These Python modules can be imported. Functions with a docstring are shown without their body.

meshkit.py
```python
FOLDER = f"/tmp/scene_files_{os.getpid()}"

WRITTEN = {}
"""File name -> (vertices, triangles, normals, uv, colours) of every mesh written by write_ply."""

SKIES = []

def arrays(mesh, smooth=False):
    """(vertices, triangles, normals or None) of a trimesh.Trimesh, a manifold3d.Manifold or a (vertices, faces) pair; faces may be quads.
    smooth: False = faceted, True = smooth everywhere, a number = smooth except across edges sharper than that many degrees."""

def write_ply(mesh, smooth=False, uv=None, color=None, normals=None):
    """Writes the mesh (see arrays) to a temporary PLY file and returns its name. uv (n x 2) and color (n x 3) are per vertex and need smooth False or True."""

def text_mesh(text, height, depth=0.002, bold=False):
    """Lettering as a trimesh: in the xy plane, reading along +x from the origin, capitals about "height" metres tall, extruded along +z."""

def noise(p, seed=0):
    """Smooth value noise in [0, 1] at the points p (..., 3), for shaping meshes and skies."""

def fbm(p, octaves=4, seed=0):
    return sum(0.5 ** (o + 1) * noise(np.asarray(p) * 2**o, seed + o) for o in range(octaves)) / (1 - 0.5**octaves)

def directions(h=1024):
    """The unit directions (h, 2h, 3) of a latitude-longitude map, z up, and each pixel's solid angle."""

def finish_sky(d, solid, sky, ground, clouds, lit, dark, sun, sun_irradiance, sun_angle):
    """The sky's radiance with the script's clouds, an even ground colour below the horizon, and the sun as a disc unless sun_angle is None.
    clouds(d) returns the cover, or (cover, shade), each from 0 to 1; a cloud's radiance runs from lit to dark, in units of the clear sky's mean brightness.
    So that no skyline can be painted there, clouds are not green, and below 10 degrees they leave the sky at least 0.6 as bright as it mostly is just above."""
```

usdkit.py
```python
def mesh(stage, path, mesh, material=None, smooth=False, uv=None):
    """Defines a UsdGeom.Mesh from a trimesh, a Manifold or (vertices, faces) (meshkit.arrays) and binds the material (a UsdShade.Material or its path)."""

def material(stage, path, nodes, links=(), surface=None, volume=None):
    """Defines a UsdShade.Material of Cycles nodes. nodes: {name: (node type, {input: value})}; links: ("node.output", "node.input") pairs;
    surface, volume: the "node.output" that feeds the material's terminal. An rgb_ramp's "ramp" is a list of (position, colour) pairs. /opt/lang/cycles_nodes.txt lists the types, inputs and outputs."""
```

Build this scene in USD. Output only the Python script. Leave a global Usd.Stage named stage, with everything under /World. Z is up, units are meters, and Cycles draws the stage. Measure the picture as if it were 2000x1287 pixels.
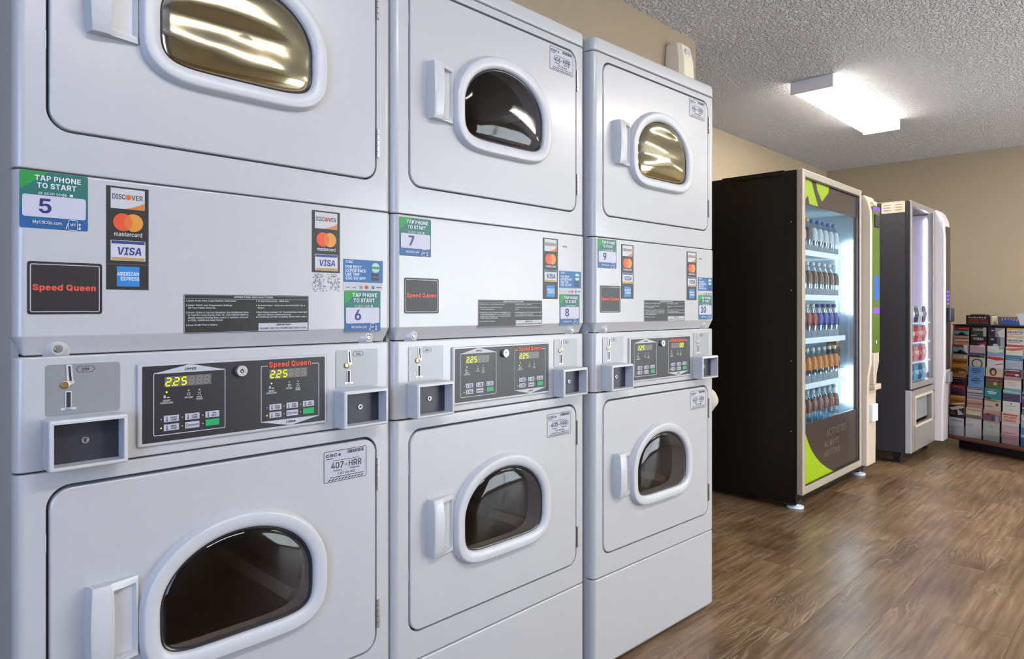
import glob, math, random
import numpy as np, trimesh, manifold3d as m3, usdkit, meshkit
from pxr import Usd, UsdGeom, UsdLux, UsdShade, Gf, Sdf
from PIL import Image, ImageDraw, ImageFont
from shapely import affinity, box as sbox, union_all
from shapely.geometry import Polygon, Point

stage = Usd.Stage.CreateInMemory()
UsdGeom.SetStageUpAxis(stage, 'Z'); UsdGeom.SetStageMetersPerUnit(stage, 1.0)
UsdGeom.Xform.Define(stage, '/World'); UsdGeom.Scope.Define(stage, '/World/Looks')
RNG = random.Random(7)

# ------------------------------------------------------------------ camera, light, exposure
F_PX, HORIZON, YAW, EYE, CEIL = 1333.0, 601.1, 0.8007, 1.0864, 2.506
cam = UsdGeom.Camera.Define(stage, '/World/camera')
cam.CreateHorizontalApertureAttr(36.0); cam.CreateVerticalApertureAttr(36.0 * 1287 / 2000)
cam.CreateFocalLengthAttr(36.0 * F_PX / 2000)
cam.CreateVerticalApertureOffsetAttr(-(643.5 - HORIZON) / 2000 * 36.0)
cam.CreateClippingRangeAttr(Gf.Vec2f(0.05, 100))
c_, s_ = math.cos(YAW), math.sin(YAW)
cam.AddTransformOp().Set(Gf.Matrix4d(c_, -s_, 0, 0, 0, 0, 1, 0, -s_, -c_, 0, 0, 0, 0, EYE, 1))
cam.CreateExposureAttr(0.42)
DAY, DAY_LEFT, DAY_ADDED, FIXTURE, SKY = (0.46, 0.61, 1.0), 8.5, 9.0, 26.0, 0.2

dome = UsdLux.DomeLight.Define(stage, '/World/sky_light')
dome.CreateIntensityAttr(SKY); dome.CreateColorAttr(Gf.Vec3f(0.75, 0.86, 1.0))

def rect_light(name, center, normal, w, h, inten, color):
    l = UsdLux.RectLight.Define(stage, '/World/' + name)
    l.CreateWidthAttr(w); l.CreateHeightAttr(h); l.CreateIntensityAttr(inten); l.CreateColorAttr(Gf.Vec3f(*color))
    n = np.array(normal, float); z = -n; x = np.cross([0, 0, 1.0], z); x /= np.linalg.norm(x); y = np.cross(z, x)
    l.AddTransformOp().Set(Gf.Matrix4d(*x, 0, *y, 0, *z, 0, *[float(q) for q in center], 1))
# daylight in the left window and in the added front window behind the camera
rect_light('daylight_left', (-1.72, -0.95, 1.32), (1, 0, 0), 1.9, 1.7, DAY_LEFT, DAY)
rect_light('daylight_front', (5.1, -3.13, 1.17), (0, 1, 0), 3.3, 2.05, DAY_ADDED, (0.97, 0.98, 1.0))  # unseen front window, moved and enlarged to brighten the ceiling

# ------------------------------------------------------------------ materials
def srgb(r, g, b):
    return tuple((x / 12.92 if x <= 0.04045 else ((x + 0.055) / 1.055) ** 2.4) for x in (r / 255, g / 255, b / 255))
MATS = {}
def mat(name, color=(0.5, 0.5, 0.5), rough=0.5, metal=0.0, **kw):
    if name not in MATS:
        MATS[name] = usdkit.material(stage, '/World/Looks/' + name, {'p': ('principled_bsdf', dict(base_color=color, roughness=rough, metallic=metal, **kw))}, surface='p.BSDF')
    return MATS[name]
def nodes(name, n, links, surface):
    MATS[name] = usdkit.material(stage, '/World/Looks/' + name, n, links, surface=surface)
    return MATS[name]
def ink(r, g, b, rough=0.45):
    return mat('ink_%d_%d_%d' % (r, g, b), tuple(0.66 * q for q in srgb(r, g, b)), rough)
def glow(name, color, strength):
    if name not in MATS:
        MATS[name] = usdkit.material(stage, '/World/Looks/' + name, {'e': ('emission', dict(color=color, strength=strength))}, surface='e.emission')
    return MATS[name]

nodes('enamel', {'g': ('geometry', {}), 'n': ('noise_texture', dict(scale=230.0, detail=2.0)), 'b': ('bump', dict(strength=0.10, distance=0.0006)),
      'p': ('principled_bsdf', dict(base_color=(0.425, 0.42, 0.424), roughness=0.30, coat_weight=0.15, coat_roughness=0.12))},
      [('g.position', 'n.vector'), ('n.fac', 'b.height'), ('b.normal', 'p.normal')], 'p.BSDF')
mat('white_plastic', (0.48, 0.48, 0.49), 0.32)
mat('cream_plastic', srgb(226, 214, 190), 0.45)
mat('coin_steel', (0.27, 0.275, 0.285), 0.42, 0.4)
mat('chrome', (0.55, 0.55, 0.57), 0.30, 0.9)
mat('bright_steel', (0.62, 0.62, 0.64), 0.4, 0.5)
mat('hinge_steel', (0.50, 0.47, 0.43), 0.32, 1.0)
mat('brass', (0.45, 0.33, 0.18), 0.35, 1.0)
mat('dark_slot', (0.012, 0.012, 0.014), 0.6)
mat('seam', (0.05, 0.055, 0.07), 0.7)
mat('panel_black', srgb(30, 28, 35), 0.42)
mat('lock_plate', srgb(50, 50, 58), 0.42, 0.2)
mat('gasket', (0.02, 0.02, 0.025), 0.22)
mat('drum_steel', (0.46, 0.38, 0.33), 0.42, 0.3)
mat('baffle', (0.55, 0.47, 0.42), 0.35, 0.3)
mat('display_gray', srgb(92, 88, 86), 0.4)
mat('digit_off', srgb(122, 118, 114), 0.4)
glow('digit_lit', (0.80, 0.95, 0.02), 1.1)
glow('lamp_lit', (0.75, 0.9, 0.05), 1.2)
mat('lamp_off', srgb(150, 140, 132), 0.4)

def glass_mat(name, tint, ior=1.5, rough=0.02, bump=None, add=0.0, gloss=(1, 1, 1)):
    n = {'gg': ('geometry', {}), 'bf': ('math', dict(math_type='subtract', value1=1.0)), 'mu': ('math', dict(math_type='multiply')), 'f': ('fresnel', dict(IOR=ior)), 't': ('transparent_bsdf', dict(color=tint)), 'g': ('glossy_bsdf', dict(color=gloss, roughness=rough)), 'm': ('mix_closure', {})}
    l = [('t.BSDF', 'm.closure1'), ('g.BSDF', 'm.closure2')]
    if add:
        n['a'] = ('math', dict(math_type='add', value2=add, use_clamp=True)); l += [('f.fac', 'a.value1'), ('a.value', 'mu.value1')]
    else:
        l += [('f.fac', 'mu.value1')]
    l += [('gg.backfacing', 'bf.value2'), ('bf.value', 'mu.value2'), ('mu.value', 'm.fac')]      # only the outer side of a pane mirrors
    if bump:
        n['o'] = ('texture_coordinate', {}); n['nz'] = ('noise_texture', dict(scale=bump[0], detail=1.0)); n['b'] = ('bump', dict(strength=1.0, distance=bump[1]))
        l += [('o.object', 'nz.vector'), ('nz.fac', 'b.height'), ('b.normal', 'g.normal'), ('b.normal', 'f.normal')]
    return nodes(name, n, l, 'm.closure')
glass_mat('smoked_glass', (0.80, 0.75, 0.71), 1.36, 0.06, add=0.01, gloss=(0.75, 0.78, 0.8))
# two upper doors: the reflected warm room is put into a golden, wavy mirror tint
nodes('gold_reflection_glass', {'o': ('geometry', {}), 'm': ('mapping', dict(scale=(1.6, 1.6, 8.0))), 'n': ('noise_texture', dict(scale=1.5, detail=0.6)), 'b': ('bump', dict(strength=1.0, distance=0.035)),
      'g': ('glossy_bsdf', dict(color=(0.52, 0.465, 0.31), roughness=0.12)), 't': ('transparent_bsdf', dict(color=(0.25, 0.22, 0.15))), 'x': ('mix_closure', dict(fac=0.8))},
      [('o.position', 'm.vector'), ('m.vector', 'n.vector'), ('n.fac', 'b.height'), ('b.normal', 'g.normal'), ('t.BSDF', 'x.closure1'), ('g.BSDF', 'x.closure2')], 'x.closure')
glass_mat('pane_glass', (0.93, 0.96, 0.96), 1.45, 0.0)
glass_mat('case_glass', (0.90, 0.93, 0.94), 1.22, 0.01)
glass_mat('clear_acrylic', (0.88, 0.90, 0.90), 1.4, 0.05, add=0.04)

# room surfaces
def wall_paper(name, c1, c2):
    nodes(name, {'g': ('geometry', {}), 'm': ('mapping', dict(scale=(190.0, 190.0, 9.0))), 'n': ('noise_texture', dict(scale=1.0, detail=3.0)),
          'r': ('rgb_ramp', dict(ramp=[(0.3, c1), (0.7, c2)])), 'b': ('bump', dict(strength=0.25, distance=0.001)), 'p': ('principled_bsdf', dict(roughness=0.55))},
          [('g.position', 'm.vector'), ('m.vector', 'n.vector'), ('n.fac', 'r.fac'), ('r.color', 'p.base_color'), ('n.fac', 'b.height'), ('b.normal', 'p.normal')], 'p.BSDF')
wall_paper('wall_tan', (0.305, 0.238, 0.155), (0.322, 0.252, 0.166))
nodes('ceiling_texture', {'g': ('geometry', {}), 'v': ('noise_texture', dict(scale=82.0, detail=2.0, roughness=0.55)), 'r': ('rgb_ramp', dict(ramp=[(0.38, (0, 0, 0)), (0.64, (1, 1, 1))])),
      'b': ('bump', dict(strength=1.0, distance=0.024)), 'p': ('principled_bsdf', dict(base_color=(0.90, 0.885, 0.915), roughness=0.75))},
      [('g.position', 'v.vector'), ('v.fac', 'r.fac'), ('r.color', 'b.height'), ('b.normal', 'p.normal')], 'p.BSDF')
nodes('vinyl_plank', {
      'g': ('geometry', {}), 'oi': ('object_info', {}), 'om': ('math', dict(math_type='multiply', value2=37.0)), 'off': ('combine_xyz', {}), 'va': ('vector_math', dict(math_type='add')),
      'ms': ('mapping', dict(scale=(2.2, 30.0, 1.0))), 'streak': ('noise_texture', dict(scale=1.6, detail=5.0, roughness=0.62)),
      'mc': ('mapping', dict(scale=(1.1, 6.0, 1.0))), 'cath': ('noise_texture', dict(scale=1.5, detail=2.2, roughness=0.5, distortion=0.5)), 'cm': ('math', dict(math_type='multiply', value2=120.0)),
      'cs': ('math', dict(math_type='sine')), 'cr': ('rgb_ramp', dict(ramp=[(0.0, (0, 0, 0)), (0.70, (0, 0, 0)), (0.97, (1, 1, 1))])), 'cn': ('math', dict(math_type='multiply_add', value2=0.5, value3=0.5)),
      'big': ('noise_texture', dict(scale=2.4, detail=2.0)), 'ramp': ('rgb_ramp', dict(ramp=[(0.25, (0.072, 0.042, 0.022)), (0.5, (0.152, 0.099, 0.056)), (0.75, (0.245, 0.174, 0.112))])),
      'tone': ('rgb_ramp', dict(ramp=[(0.0, (0.84, 0.82, 0.80)), (1.0, (1.12, 1.10, 1.08))])), 'mul': ('mix_color', dict(blend_type='multiply', fac=1.0)),
      'blot': ('rgb_ramp', dict(ramp=[(0.3, (0.68, 0.60, 0.53)), (0.7, (1.30, 1.27, 1.20))])), 'mul2': ('mix_color', dict(blend_type='multiply', fac=1.0)),
      'mask': ('noise_texture', dict(scale=3.1, detail=1.0)), 'mr': ('rgb_ramp', dict(ramp=[(0.48, (0, 0, 0)), (0.62, (1, 1, 1))])), 'mm': ('math', dict(math_type='multiply')), 'mk': ('math', dict(math_type='multiply', value2=0.30)),
      'gr': ('mix_color', dict(blend_type='mix', b=(0.34, 0.27, 0.20))), 'b': ('bump', dict(strength=0.35, distance=0.0012)), 'hs': ('math', dict(math_type='add')),
      'p': ('principled_bsdf', dict(roughness=0.32, specular_ior_level=0.5))},
      [('oi.random', 'om.value1'), ('om.value', 'off.x'), ('om.value', 'off.y'), ('g.position', 'va.vector1'), ('off.vector', 'va.vector2'), ('va.vector', 'ms.vector'), ('ms.vector', 'streak.vector'),
       ('va.vector', 'mc.vector'), ('mc.vector', 'cath.vector'), ('cath.fac', 'cm.value1'), ('cm.value', 'cs.value1'), ('cs.value', 'cn.value1'), ('cn.value', 'cr.fac'),
       ('streak.fac', 'ramp.fac'), ('oi.random', 'tone.fac'), ('ramp.color', 'mul.a'), ('tone.color', 'mul.b'), ('va.vector', 'big.vector'), ('big.fac', 'blot.fac'), ('mul.result', 'mul2.a'), ('blot.color', 'mul2.b'),
       ('va.vector', 'mask.vector'), ('mask.fac', 'mr.fac'), ('mr.color', 'mm.value1'), ('cr.color', 'mm.value2'), ('mm.value', 'mk.value1'), ('mk.value', 'gr.fac'), ('mul2.result', 'gr.a'), ('gr.result', 'p.base_color'),
       ('streak.fac', 'hs.value1'), ('mm.value', 'hs.value2'), ('hs.value', 'b.height'), ('b.normal', 'p.normal')], 'p.BSDF')
mat('subfloor', (0.05, 0.035, 0.025), 0.8)
mat('trim_brown', srgb(70, 52, 40), 0.5)
mat('frame_white', (0.7, 0.7, 0.7), 0.4)
glow('diffuser', (1.0, 0.95, 0.88), FIXTURE); glow('diffuser_side', (1.0, 0.95, 0.88), FIXTURE * 0.22)
mat('fixture_white', (0.72, 0.70, 0.70), 0.4)

# ------------------------------------------------------------------ scene helpers
USED = {}
def path_of(name, parent=None):
    root = '/World' if parent is None else str(parent.GetPath())
    k = USED.get((root, name), 0); USED[(root, name)] = k + 1
    return root + '/' + (name if k == 0 else '%s_%03d' % (name, k))
def tag(p, label=None, cat=None, group=None, kind=None):
    for k, v in (('label', label), ('category', cat), ('group', group), ('kind', kind)):
        if v: p.SetCustomDataByKey(k, v)
    return p
def cat_(ms):
    ms = [m for m in ms if m is not None]
    return ms[0] if len(ms) == 1 else trimesh.util.concatenate(ms)
def obj(name, mesh, material, parent=None, smooth=False, label=None):
    if isinstance(mesh, list): mesh = cat_(mesh)
    m = usdkit.mesh(stage, path_of(name, parent), mesh, MATS[material] if isinstance(material, str) else material, smooth)
    return tag(m.GetPrim(), label)
def xf(name, loc=(0, 0, 0), rotz=0.0, parent=None):
    x = UsdGeom.Xform.Define(stage, path_of(name, parent))
    x.AddTranslateOp().Set(Gf.Vec3d(*map(float, loc))); x.AddRotateZOp().Set(float(math.degrees(rotz)))
    return x.GetPrim()
def thing(name, label, cat, loc=(0, 0, 0), rotz=0.0, group=None):
    return tag(xf(name, loc, rotz), label, cat, group)
def dup(src, name, loc, rotz, label, group=None):
    x = UsdGeom.Xform.Define(stage, path_of(name)); p = x.GetPrim()
    p.GetReferences().AddInternalReference(src.GetPath())
    p.GetAttribute('xformOp:translate').Set(Gf.Vec3d(*map(float, loc))); p.GetAttribute('xformOp:rotateZ').Set(float(math.degrees(rotz)))
    p.SetInstanceable(True)
    return tag(p, label, None, group)

# ------------------------------------------------------------------ mesh helpers
def tm(man):
    q = man.to_mesh(); return trimesh.Trimesh(np.array(q.vert_properties)[:, :3], np.array(q.tri_verts), process=False)
def man(t):
    return m3.Manifold(m3.Mesh(np.asarray(t.vertices, np.float32), np.asarray(t.faces, np.uint32)))
def bx(x0, x1, y0, y1, z0, z1):
    m = trimesh.creation.box([x1 - x0, y1 - y0, z1 - z0]); m.apply_translation([(x0 + x1) / 2, (y0 + y1) / 2, (z0 + z1) / 2]); return m
def rb(x0, x1, y0, y1, z0, z1, r=0.003, n=8):
    s = m3.Manifold.sphere(r, n)
    return tm(m3.Manifold.batch_hull([s.translate((x, y, z)) for x in (x0 + r, x1 - r) for y in (y0 + r, y1 - r) for z in (z0 + r, z1 - r)]))
def rr2(x0, x1, y0, y1, r, n=6):
    r = min(r, (x1 - x0) / 2 - 1e-5, (y1 - y0) / 2 - 1e-5); out = []
    for cx, cy, a0 in ((x1 - r, y1 - r, 0), (x0 + r, y1 - r, 90), (x0 + r, y0 + r, 180), (x1 - r, y0 + r, 270)):
        for k in range(n + 1):
            a = math.radians(a0 + 90 * k / n); out.append((cx + r * math.cos(a), cy + r * math.sin(a)))
    return np.array(out)
def loft(rings):
    """rings: list of (n,3) arrays, counter-clockwise seen from the end of the stack; convex caps."""
    n = len(rings[0]); v = np.vstack(rings); f = []
    for k in range(len(rings) - 1):
        a, b = k * n, (k + 1) * n
        for i in range(n):
            j = (i + 1) % n; f += [(a + i, a + j, b + j), (a + i, b + j, b + i)]
    c0, c1 = len(v), len(v) + 1; v = np.vstack([v, rings[0].mean(0), rings[-1].mean(0)]); b = (len(rings) - 1) * n
    for i in range(n):
        j = (i + 1) % n; f += [(c0, j, i), (c1, b + i, b + j)]
    return trimesh.Trimesh(v, np.array(f), process=False)
def ring_loft(rings):
    """closed band through rings, open ended (first and last ring not capped, both sides kept by joining last to first)."""
    n = len(rings[0]); v = np.vstack(rings); f = []; m = len(rings)
    for k in range(m):
        a, b = k * n, ((k + 1) % m) * n
        for i in range(n):
            j = (i + 1) % n; f += [(a + i, a + j, b + j), (a + i, b + j, b + i)]
    return trimesh.Trimesh(v, np.array(f), process=False)
def zslab(x0, x1, y0, y1, levels, r):
    """rounded-rectangle plan lofted upwards; levels = (z, inset)."""
    return loft([np.c_[rr2(x0 + i, x1 - i, y0 + i, y1 - i, max(r - i, 0.001)), np.full(28, z)] for z, i in levels])
def up(t):            # (u, v, w) -> (x=u, y=-w, z=v): drawings made in a plane are stood up facing the room
    t = t.copy(); v = t.vertices; t.vertices = np.c_[v[:, 0], -v[:, 2], v[:, 1]]; return t
def plate(poly, y0, thick=0.0003):
    """a thin plate of the drawing poly (shapely, in x and z) standing at depth y0, its face towards the room."""
    gs = getattr(poly, 'geoms', [poly]); ms = [trimesh.creation.extrude_polygon(g, thick, engine='earcut') for g in gs if g.area > 1e-10]
    m = up(cat_(ms)); m.apply_translation([0, y0, 0]); return m
def R(x0, x1, z0, z1, r=0.0):
    return Polygon(rr2(x0, x1, z0, z1, r, 5)) if r > 0 else sbox(x0, z0, x1, z1)
def frame2(x0, x1, z0, z1, w, r=0.0):
    return R(x0, x1, z0, z1, r).difference(R(x0 + w, x1 - w, z0 + w, z1 - w, max(r - w, 0)))
def disc(x, z, r, n=8): return Point(x, z).buffer(r, n)
FONT = glob.glob('/opt/blender-*/*/datafiles/fonts/Inter.woff2')[0]
GLYPH = {}
def glyphs(text, weight):
    if (text, weight) in GLYPH: return GLYPH[(text, weight)]
    f = ImageFont.truetype(FONT, 64); f.set_variation_by_axes([14, min(weight, 900)]); st = 3 if weight > 900 else 0
    x0, y0, x1, y1 = f.getbbox(text, anchor='ls', stroke_width=st)
    im = Image.new('L', (x1 - x0 + 8, y1 - y0 + 8)); ImageDraw.Draw(im).text((4 - x0, 4 - y0), text, 255, f, anchor='ls', stroke_width=st)
    on = np.pad(np.asarray(im) > 127, ((0, 0), (1, 1))).astype(np.int8)
    rows, a = np.nonzero(np.diff(on, axis=1) == 1); b = np.nonzero(np.diff(on, axis=1) == -1)[1]
    s = union_all(sbox(a, -rows - 1, b, -rows)).buffer(0.6).buffer(-0.6).simplify(0.8)
    GLYPH[(text, weight)] = affinity.affine_transform(s, [1 / 47.0, 0, 0, 1 / 47.0, -4 / 47.0, (4 - y0) / 47.0])
    return GLYPH[(text, weight)]
def txt(text, x, z, h, w=None, weight=500, align='l', skew=0.0):
    """drawing of the text: capitals h tall on the baseline z, from x on (or centred on x), squeezed to the width w."""
    g = glyphs(text, weight); b = g.bounds; natural = (b[2] - b[0]) * h; sx = h if w is None else h * w / natural
    width = (b[2] - b[0]) * sx; x = x - width / 2 if align == 'c' else x
    return affinity.affine_transform(g, [sx, skew * h, 0, h, x - b[0] * sx, z])
def many(*ps): return union_all([p for p in ps])
def lathe(profile, n=16):
    """profile (radius, z) pairs turned about z."""
    p = np.array(profile, float); a = np.arange(n) * 2 * np.pi / n
    rings = [np.c_[max(r, 1e-5) * np.cos(a), max(r, 1e-5) * np.sin(a), np.full(n, z)] for r, z in p]
    return loft(rings)
def lathe_y(profile, x, y, z, n=16):
    """a turned knob whose axis points at the room: profile (radius, distance out of the plane y)."""
    m = up(lathe(profile, n)); m.apply_translation([x, y, z]); return m

# ------------------------------------------------------------------ the room
XL, XR, YF, YW, YA, XJ = -1.62, 7.39, -3.0, 1.833, 2.60, 3.297
fl = tag(xf('floor'), 'brown wood look vinyl plank floor', None, None, 'structure')
obj('subfloor', bx(XL, XR + .1, YF, YA + .1, -0.06, -0.006), 'subfloor', fl)
PW, PL = 0.178, 1.22
row = 0; y = YF
def plank(x0, x1, y0, y1):
    g, b = 0.0003, 0.0008
    a = np.array([(x0 + g, y0 + g), (x1 - g, y0 + g), (x1 - g, y1 - g), (x0 + g, y1 - g)]); m = a.mean(0)
    return loft([np.c_[a, np.full(4, -0.0058)], np.c_[a, np.full(4, -b / 2)], np.c_[a + np.sign(m - a) * b, np.zeros(4)]])
while y < YA - 0.001:
    x = XL - RNG.uniform(0.1, PL - 0.1); y1 = min(y + PW, YA)
    while x < XR:
        a, b = max(x, XL), min(x + PL, XR)
        if b - a > 0.02: obj('plank', plank(a, b, y, y1), 'vinyl_plank', fl)
        x += PL
    y = y1
def struct(name, mesh, m, label): return tag(obj(name, mesh, m), label, None, None, 'structure')
struct('ceiling', bx(XL - .1, XR + .1, YF - .1, YA + .1, CEIL, CEIL + .08), 'ceiling_texture', 'light grey textured ceiling')
struct('wall_rear', bx(XL, XJ, YW, YW + .1, 0, CEIL), 'wall_tan', 'tan wall behind the dryers')
struct('wall_return', bx(XJ - .1, XJ, YW + .1, YA + .1, 0, CEIL), 'wall_tan', 'short tan wall turning into the alcove')
struct('wall_alcove', bx(XJ, XR, YA, YA + .1, 0, CEIL), 'wall_tan', 'tan alcove wall behind the vending machines')
struct('wall_right', bx(XR, XR + .1, YF, YA + .1, 0, CEIL), 'wall_tan', 'tan end wall behind the brochure rack')
def pierced(a0, a1, w0, w1, z0, z1):       # wall with one opening, in (along, z)
    return Polygon([(a0, 0), (a1, 0), (a1, CEIL), (a0, CEIL)]).difference(sbox(w0, z0, w1, z1))
wl = plate(pierced(YF, YW, -1.9, 0.0, 0.47, 2.17), 0, .1); wl.apply_transform(trimesh.transformations.rotation_matrix(math.pi / 2, [0, 0, 1])); wl.apply_translation([XL - .1, 0, 0])
struct('wall_left', wl, 'wall_tan', 'tan wall with a window at the left of the room')
wf = plate(pierced(XL - .1, XR + .1, 3.4, 6.8, 0.12, 2.22), 0, .1); wf.apply_translation([0, YF, 0])
struct('wall_front', wf, 'wall_tan', 'tan wall with an added window opposite the dryers')
for n, (a0, a1, z0, z1, rot, loc) in enumerate((( -1.9, 0.0, 0.47, 2.17, 1, (XL - .09, 0, 0)), (3.4, 6.8, 0.12, 2.22, 0, (0, YF - .01, 0))), 1):  # the second window is unseen, enlarged to let more light onto the ceiling
    w = tag(xf('window_%d' % n, loc, math.pi / 2 * rot), 'white framed window', None, None, 'structure')
    obj('window_frame', plate(many(frame2(a0, a1, z0, z1, .045), R((a0 + a1) / 2 - .02, (a0 + a1) / 2 + .02, z0, z1)), 0.0, .05), 'frame_white', w)
    for k in range(2):
        h = (a1 - a0) / 2; obj('pane', plate(R(a0 + .04 + k * (h - .02), a0 + k * h + h - .02 , z0 + .04, z1 - .04), -.02, .004), 'pane_glass', w)
struct('baseboard_right', rb(XR - .012, XR, -2.9, 2.58, .001, .09, .003), 'trim_brown', 'brown baseboard on the end wall')
struct('baseboard_alcove', rb(XJ + .01, XR - .02, YA - .012, YA, .001, .09, .003), 'trim_brown', 'brown baseboard in the alcove')

# ------------------------------------------------------------------ ceiling lights
def ceiling_light(label, loc, group=None):
    t = thing('ceiling_light', label, 'ceiling light', loc, 0, group)
    L, Wd, H = 1.41, 0.25, 0.076
    sec = np.array([(0.0, -.054), (.004, -.066), (.014, -.072), (.024, -.074), (Wd - .024, -.074), (Wd - .014, -.072), (Wd - .004, -.066), (Wd, -.054)])
    obj('diffuser', loft([np.c_[np.full(8, x), sec[:, 0], sec[:, 1]] for x in (.014, L - .014)]), 'diffuser', t, 30)
    for y_ in (.001, Wd - .005): obj('side_lens', bx(.014, L - .014, y_, y_ + .004, -.0545, -.001), 'diffuser_side', t)
    for x in (0, L - .016):
        obj('end_cap', rb(x, x + .016, -.004, Wd + .004, -H - .003, -.0005, .003), 'fixture_white', t, 30)
    return t
light0 = ceiling_light('lit white fluorescent fixture on the ceiling before the vending machines', (4.31, 1.482, CEIL))
for x, wh in ((0.3, 'before the left window'), (3.2, 'before the added front window'), (5.4, 'over the free floor opposite the vending machines')):
    dup(light0, 'ceiling_light', (x, -0.75, CEIL), 0, 'lit fluorescent fixture on the ceiling ' + wh, 'ceiling fixtures behind the camera')

# ------------------------------------------------------------------ the stacked dryers
W, DEP = 0.683, 0.57
Z_BASE, Z_C, Z_B, Z_A, Z_CAP, Z_TOP = 0.2847, 0.8358, 1.0123, 1.2960, 1.8452, 1.8883
DOORS = dict(upper=(1.3629, 1.8179), lower=(0.3520, 0.8060))
DU0, DU1, DC = 0.0455, 0.6410, 0.344
def arch(dz, off=0.0, n=96):
    """outline of the dryer window, off metres outside the glass opening; dz = bottom edge of the door."""
    a, zc, bt, bb = 0.142, dz + 0.220, 0.108, 0.082
    t = np.arange(n) * 2 * np.pi / n; cs, sn = np.cos(t), np.sin(t)
    ex = np.where(sn >= 0, 2 / 2.0, 2 / 5.5)
    p = np.c_[DC + a * np.sign(cs) * np.abs(cs) ** ex, zc + np.where(sn >= 0, bt, bb) * np.sign(sn) * np.abs(sn) ** ex]
    poly = Polygon(p).buffer(0.02).buffer(-0.02)
    poly = poly.buffer(off, 24) if off else poly
    ext = poly.exterior; c = np.array([DC, zc])
    q = np.array([ext.interpolate(k / n, normalized=True).coords[0] for k in range(n)])
    if not ext.is_ccw: q = q[::-1]
    k0 = np.argmin(np.abs(np.arctan2(q[:, 1] - c[1], q[:, 0] - c[0]))); return np.roll(q, -k0, axis=0)
def band(dz, prof, y0):
    """ring swept round the window: prof = (offset, distance out of the plane y0)."""
    rings = [np.c_[arch(dz, o), np.full(96, h)] for o, h in prof]
    m = up(ring_loft(rings)); m.apply_translation([0, y0, 0]); m.fix_normals(); return m
CACHE = {}
def cached(key, fn):
    if key not in CACHE: CACHE[key] = fn()
    return CACHE[key]
def front_frame(z0, z1, door):
    d0, d1 = door
    m = man(zslab(0, W, 0, .055, [(z0, .004), (z0 + .0012, .0012), (z0 + .004, 0), (z1 - .004, 0), (z1 - .0012, .0012), (z1, .004)], .016))
    gap = m3.CrossSection([rr2(DU0 - .0045, DU1 + .0035, d0 - .0035, d1 + .0055, .034, 8)]).extrude(.012)
    hole = m3.CrossSection([arch(d0, .012)]).extrude(.2)
    g = man(up(tm(gap))).translate((0, .0115, 0)); h = man(up(tm(hole))).translate((0, .15, 0))
    return tm(m - g - h)
def door_panel(door):
    d0, d1 = door
    lv = [(-.0105, .0), (-.0015, .0), (.0004, .0007), (.0015, .0025)]
    rings = [np.c_[rr2(DU0 + i, DU1 - i, d0 + i, d1 - i, .031 - i, 8), np.full(36, w)] for w, i in lv]
    hole = man(up(tm(m3.CrossSection([arch(d0, .010)]).extrude(.2)))).translate((0, .1, 0))
    return tm(man(up(loft(rings))) - hole)
def dome(dz):
    base = arch(dz, -.001); c = np.array([DC, dz + .225]); rings = []
    for s, h in ((1.0, .004), (.98, .008), (.90, .013), (.75, .0165), (.5, .019), (.25, .0205), (.02, .021)):
        rings.append(np.c_[c + (base - c) * s, np.full(96, h)])
    return up(loft(rings))
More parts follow.
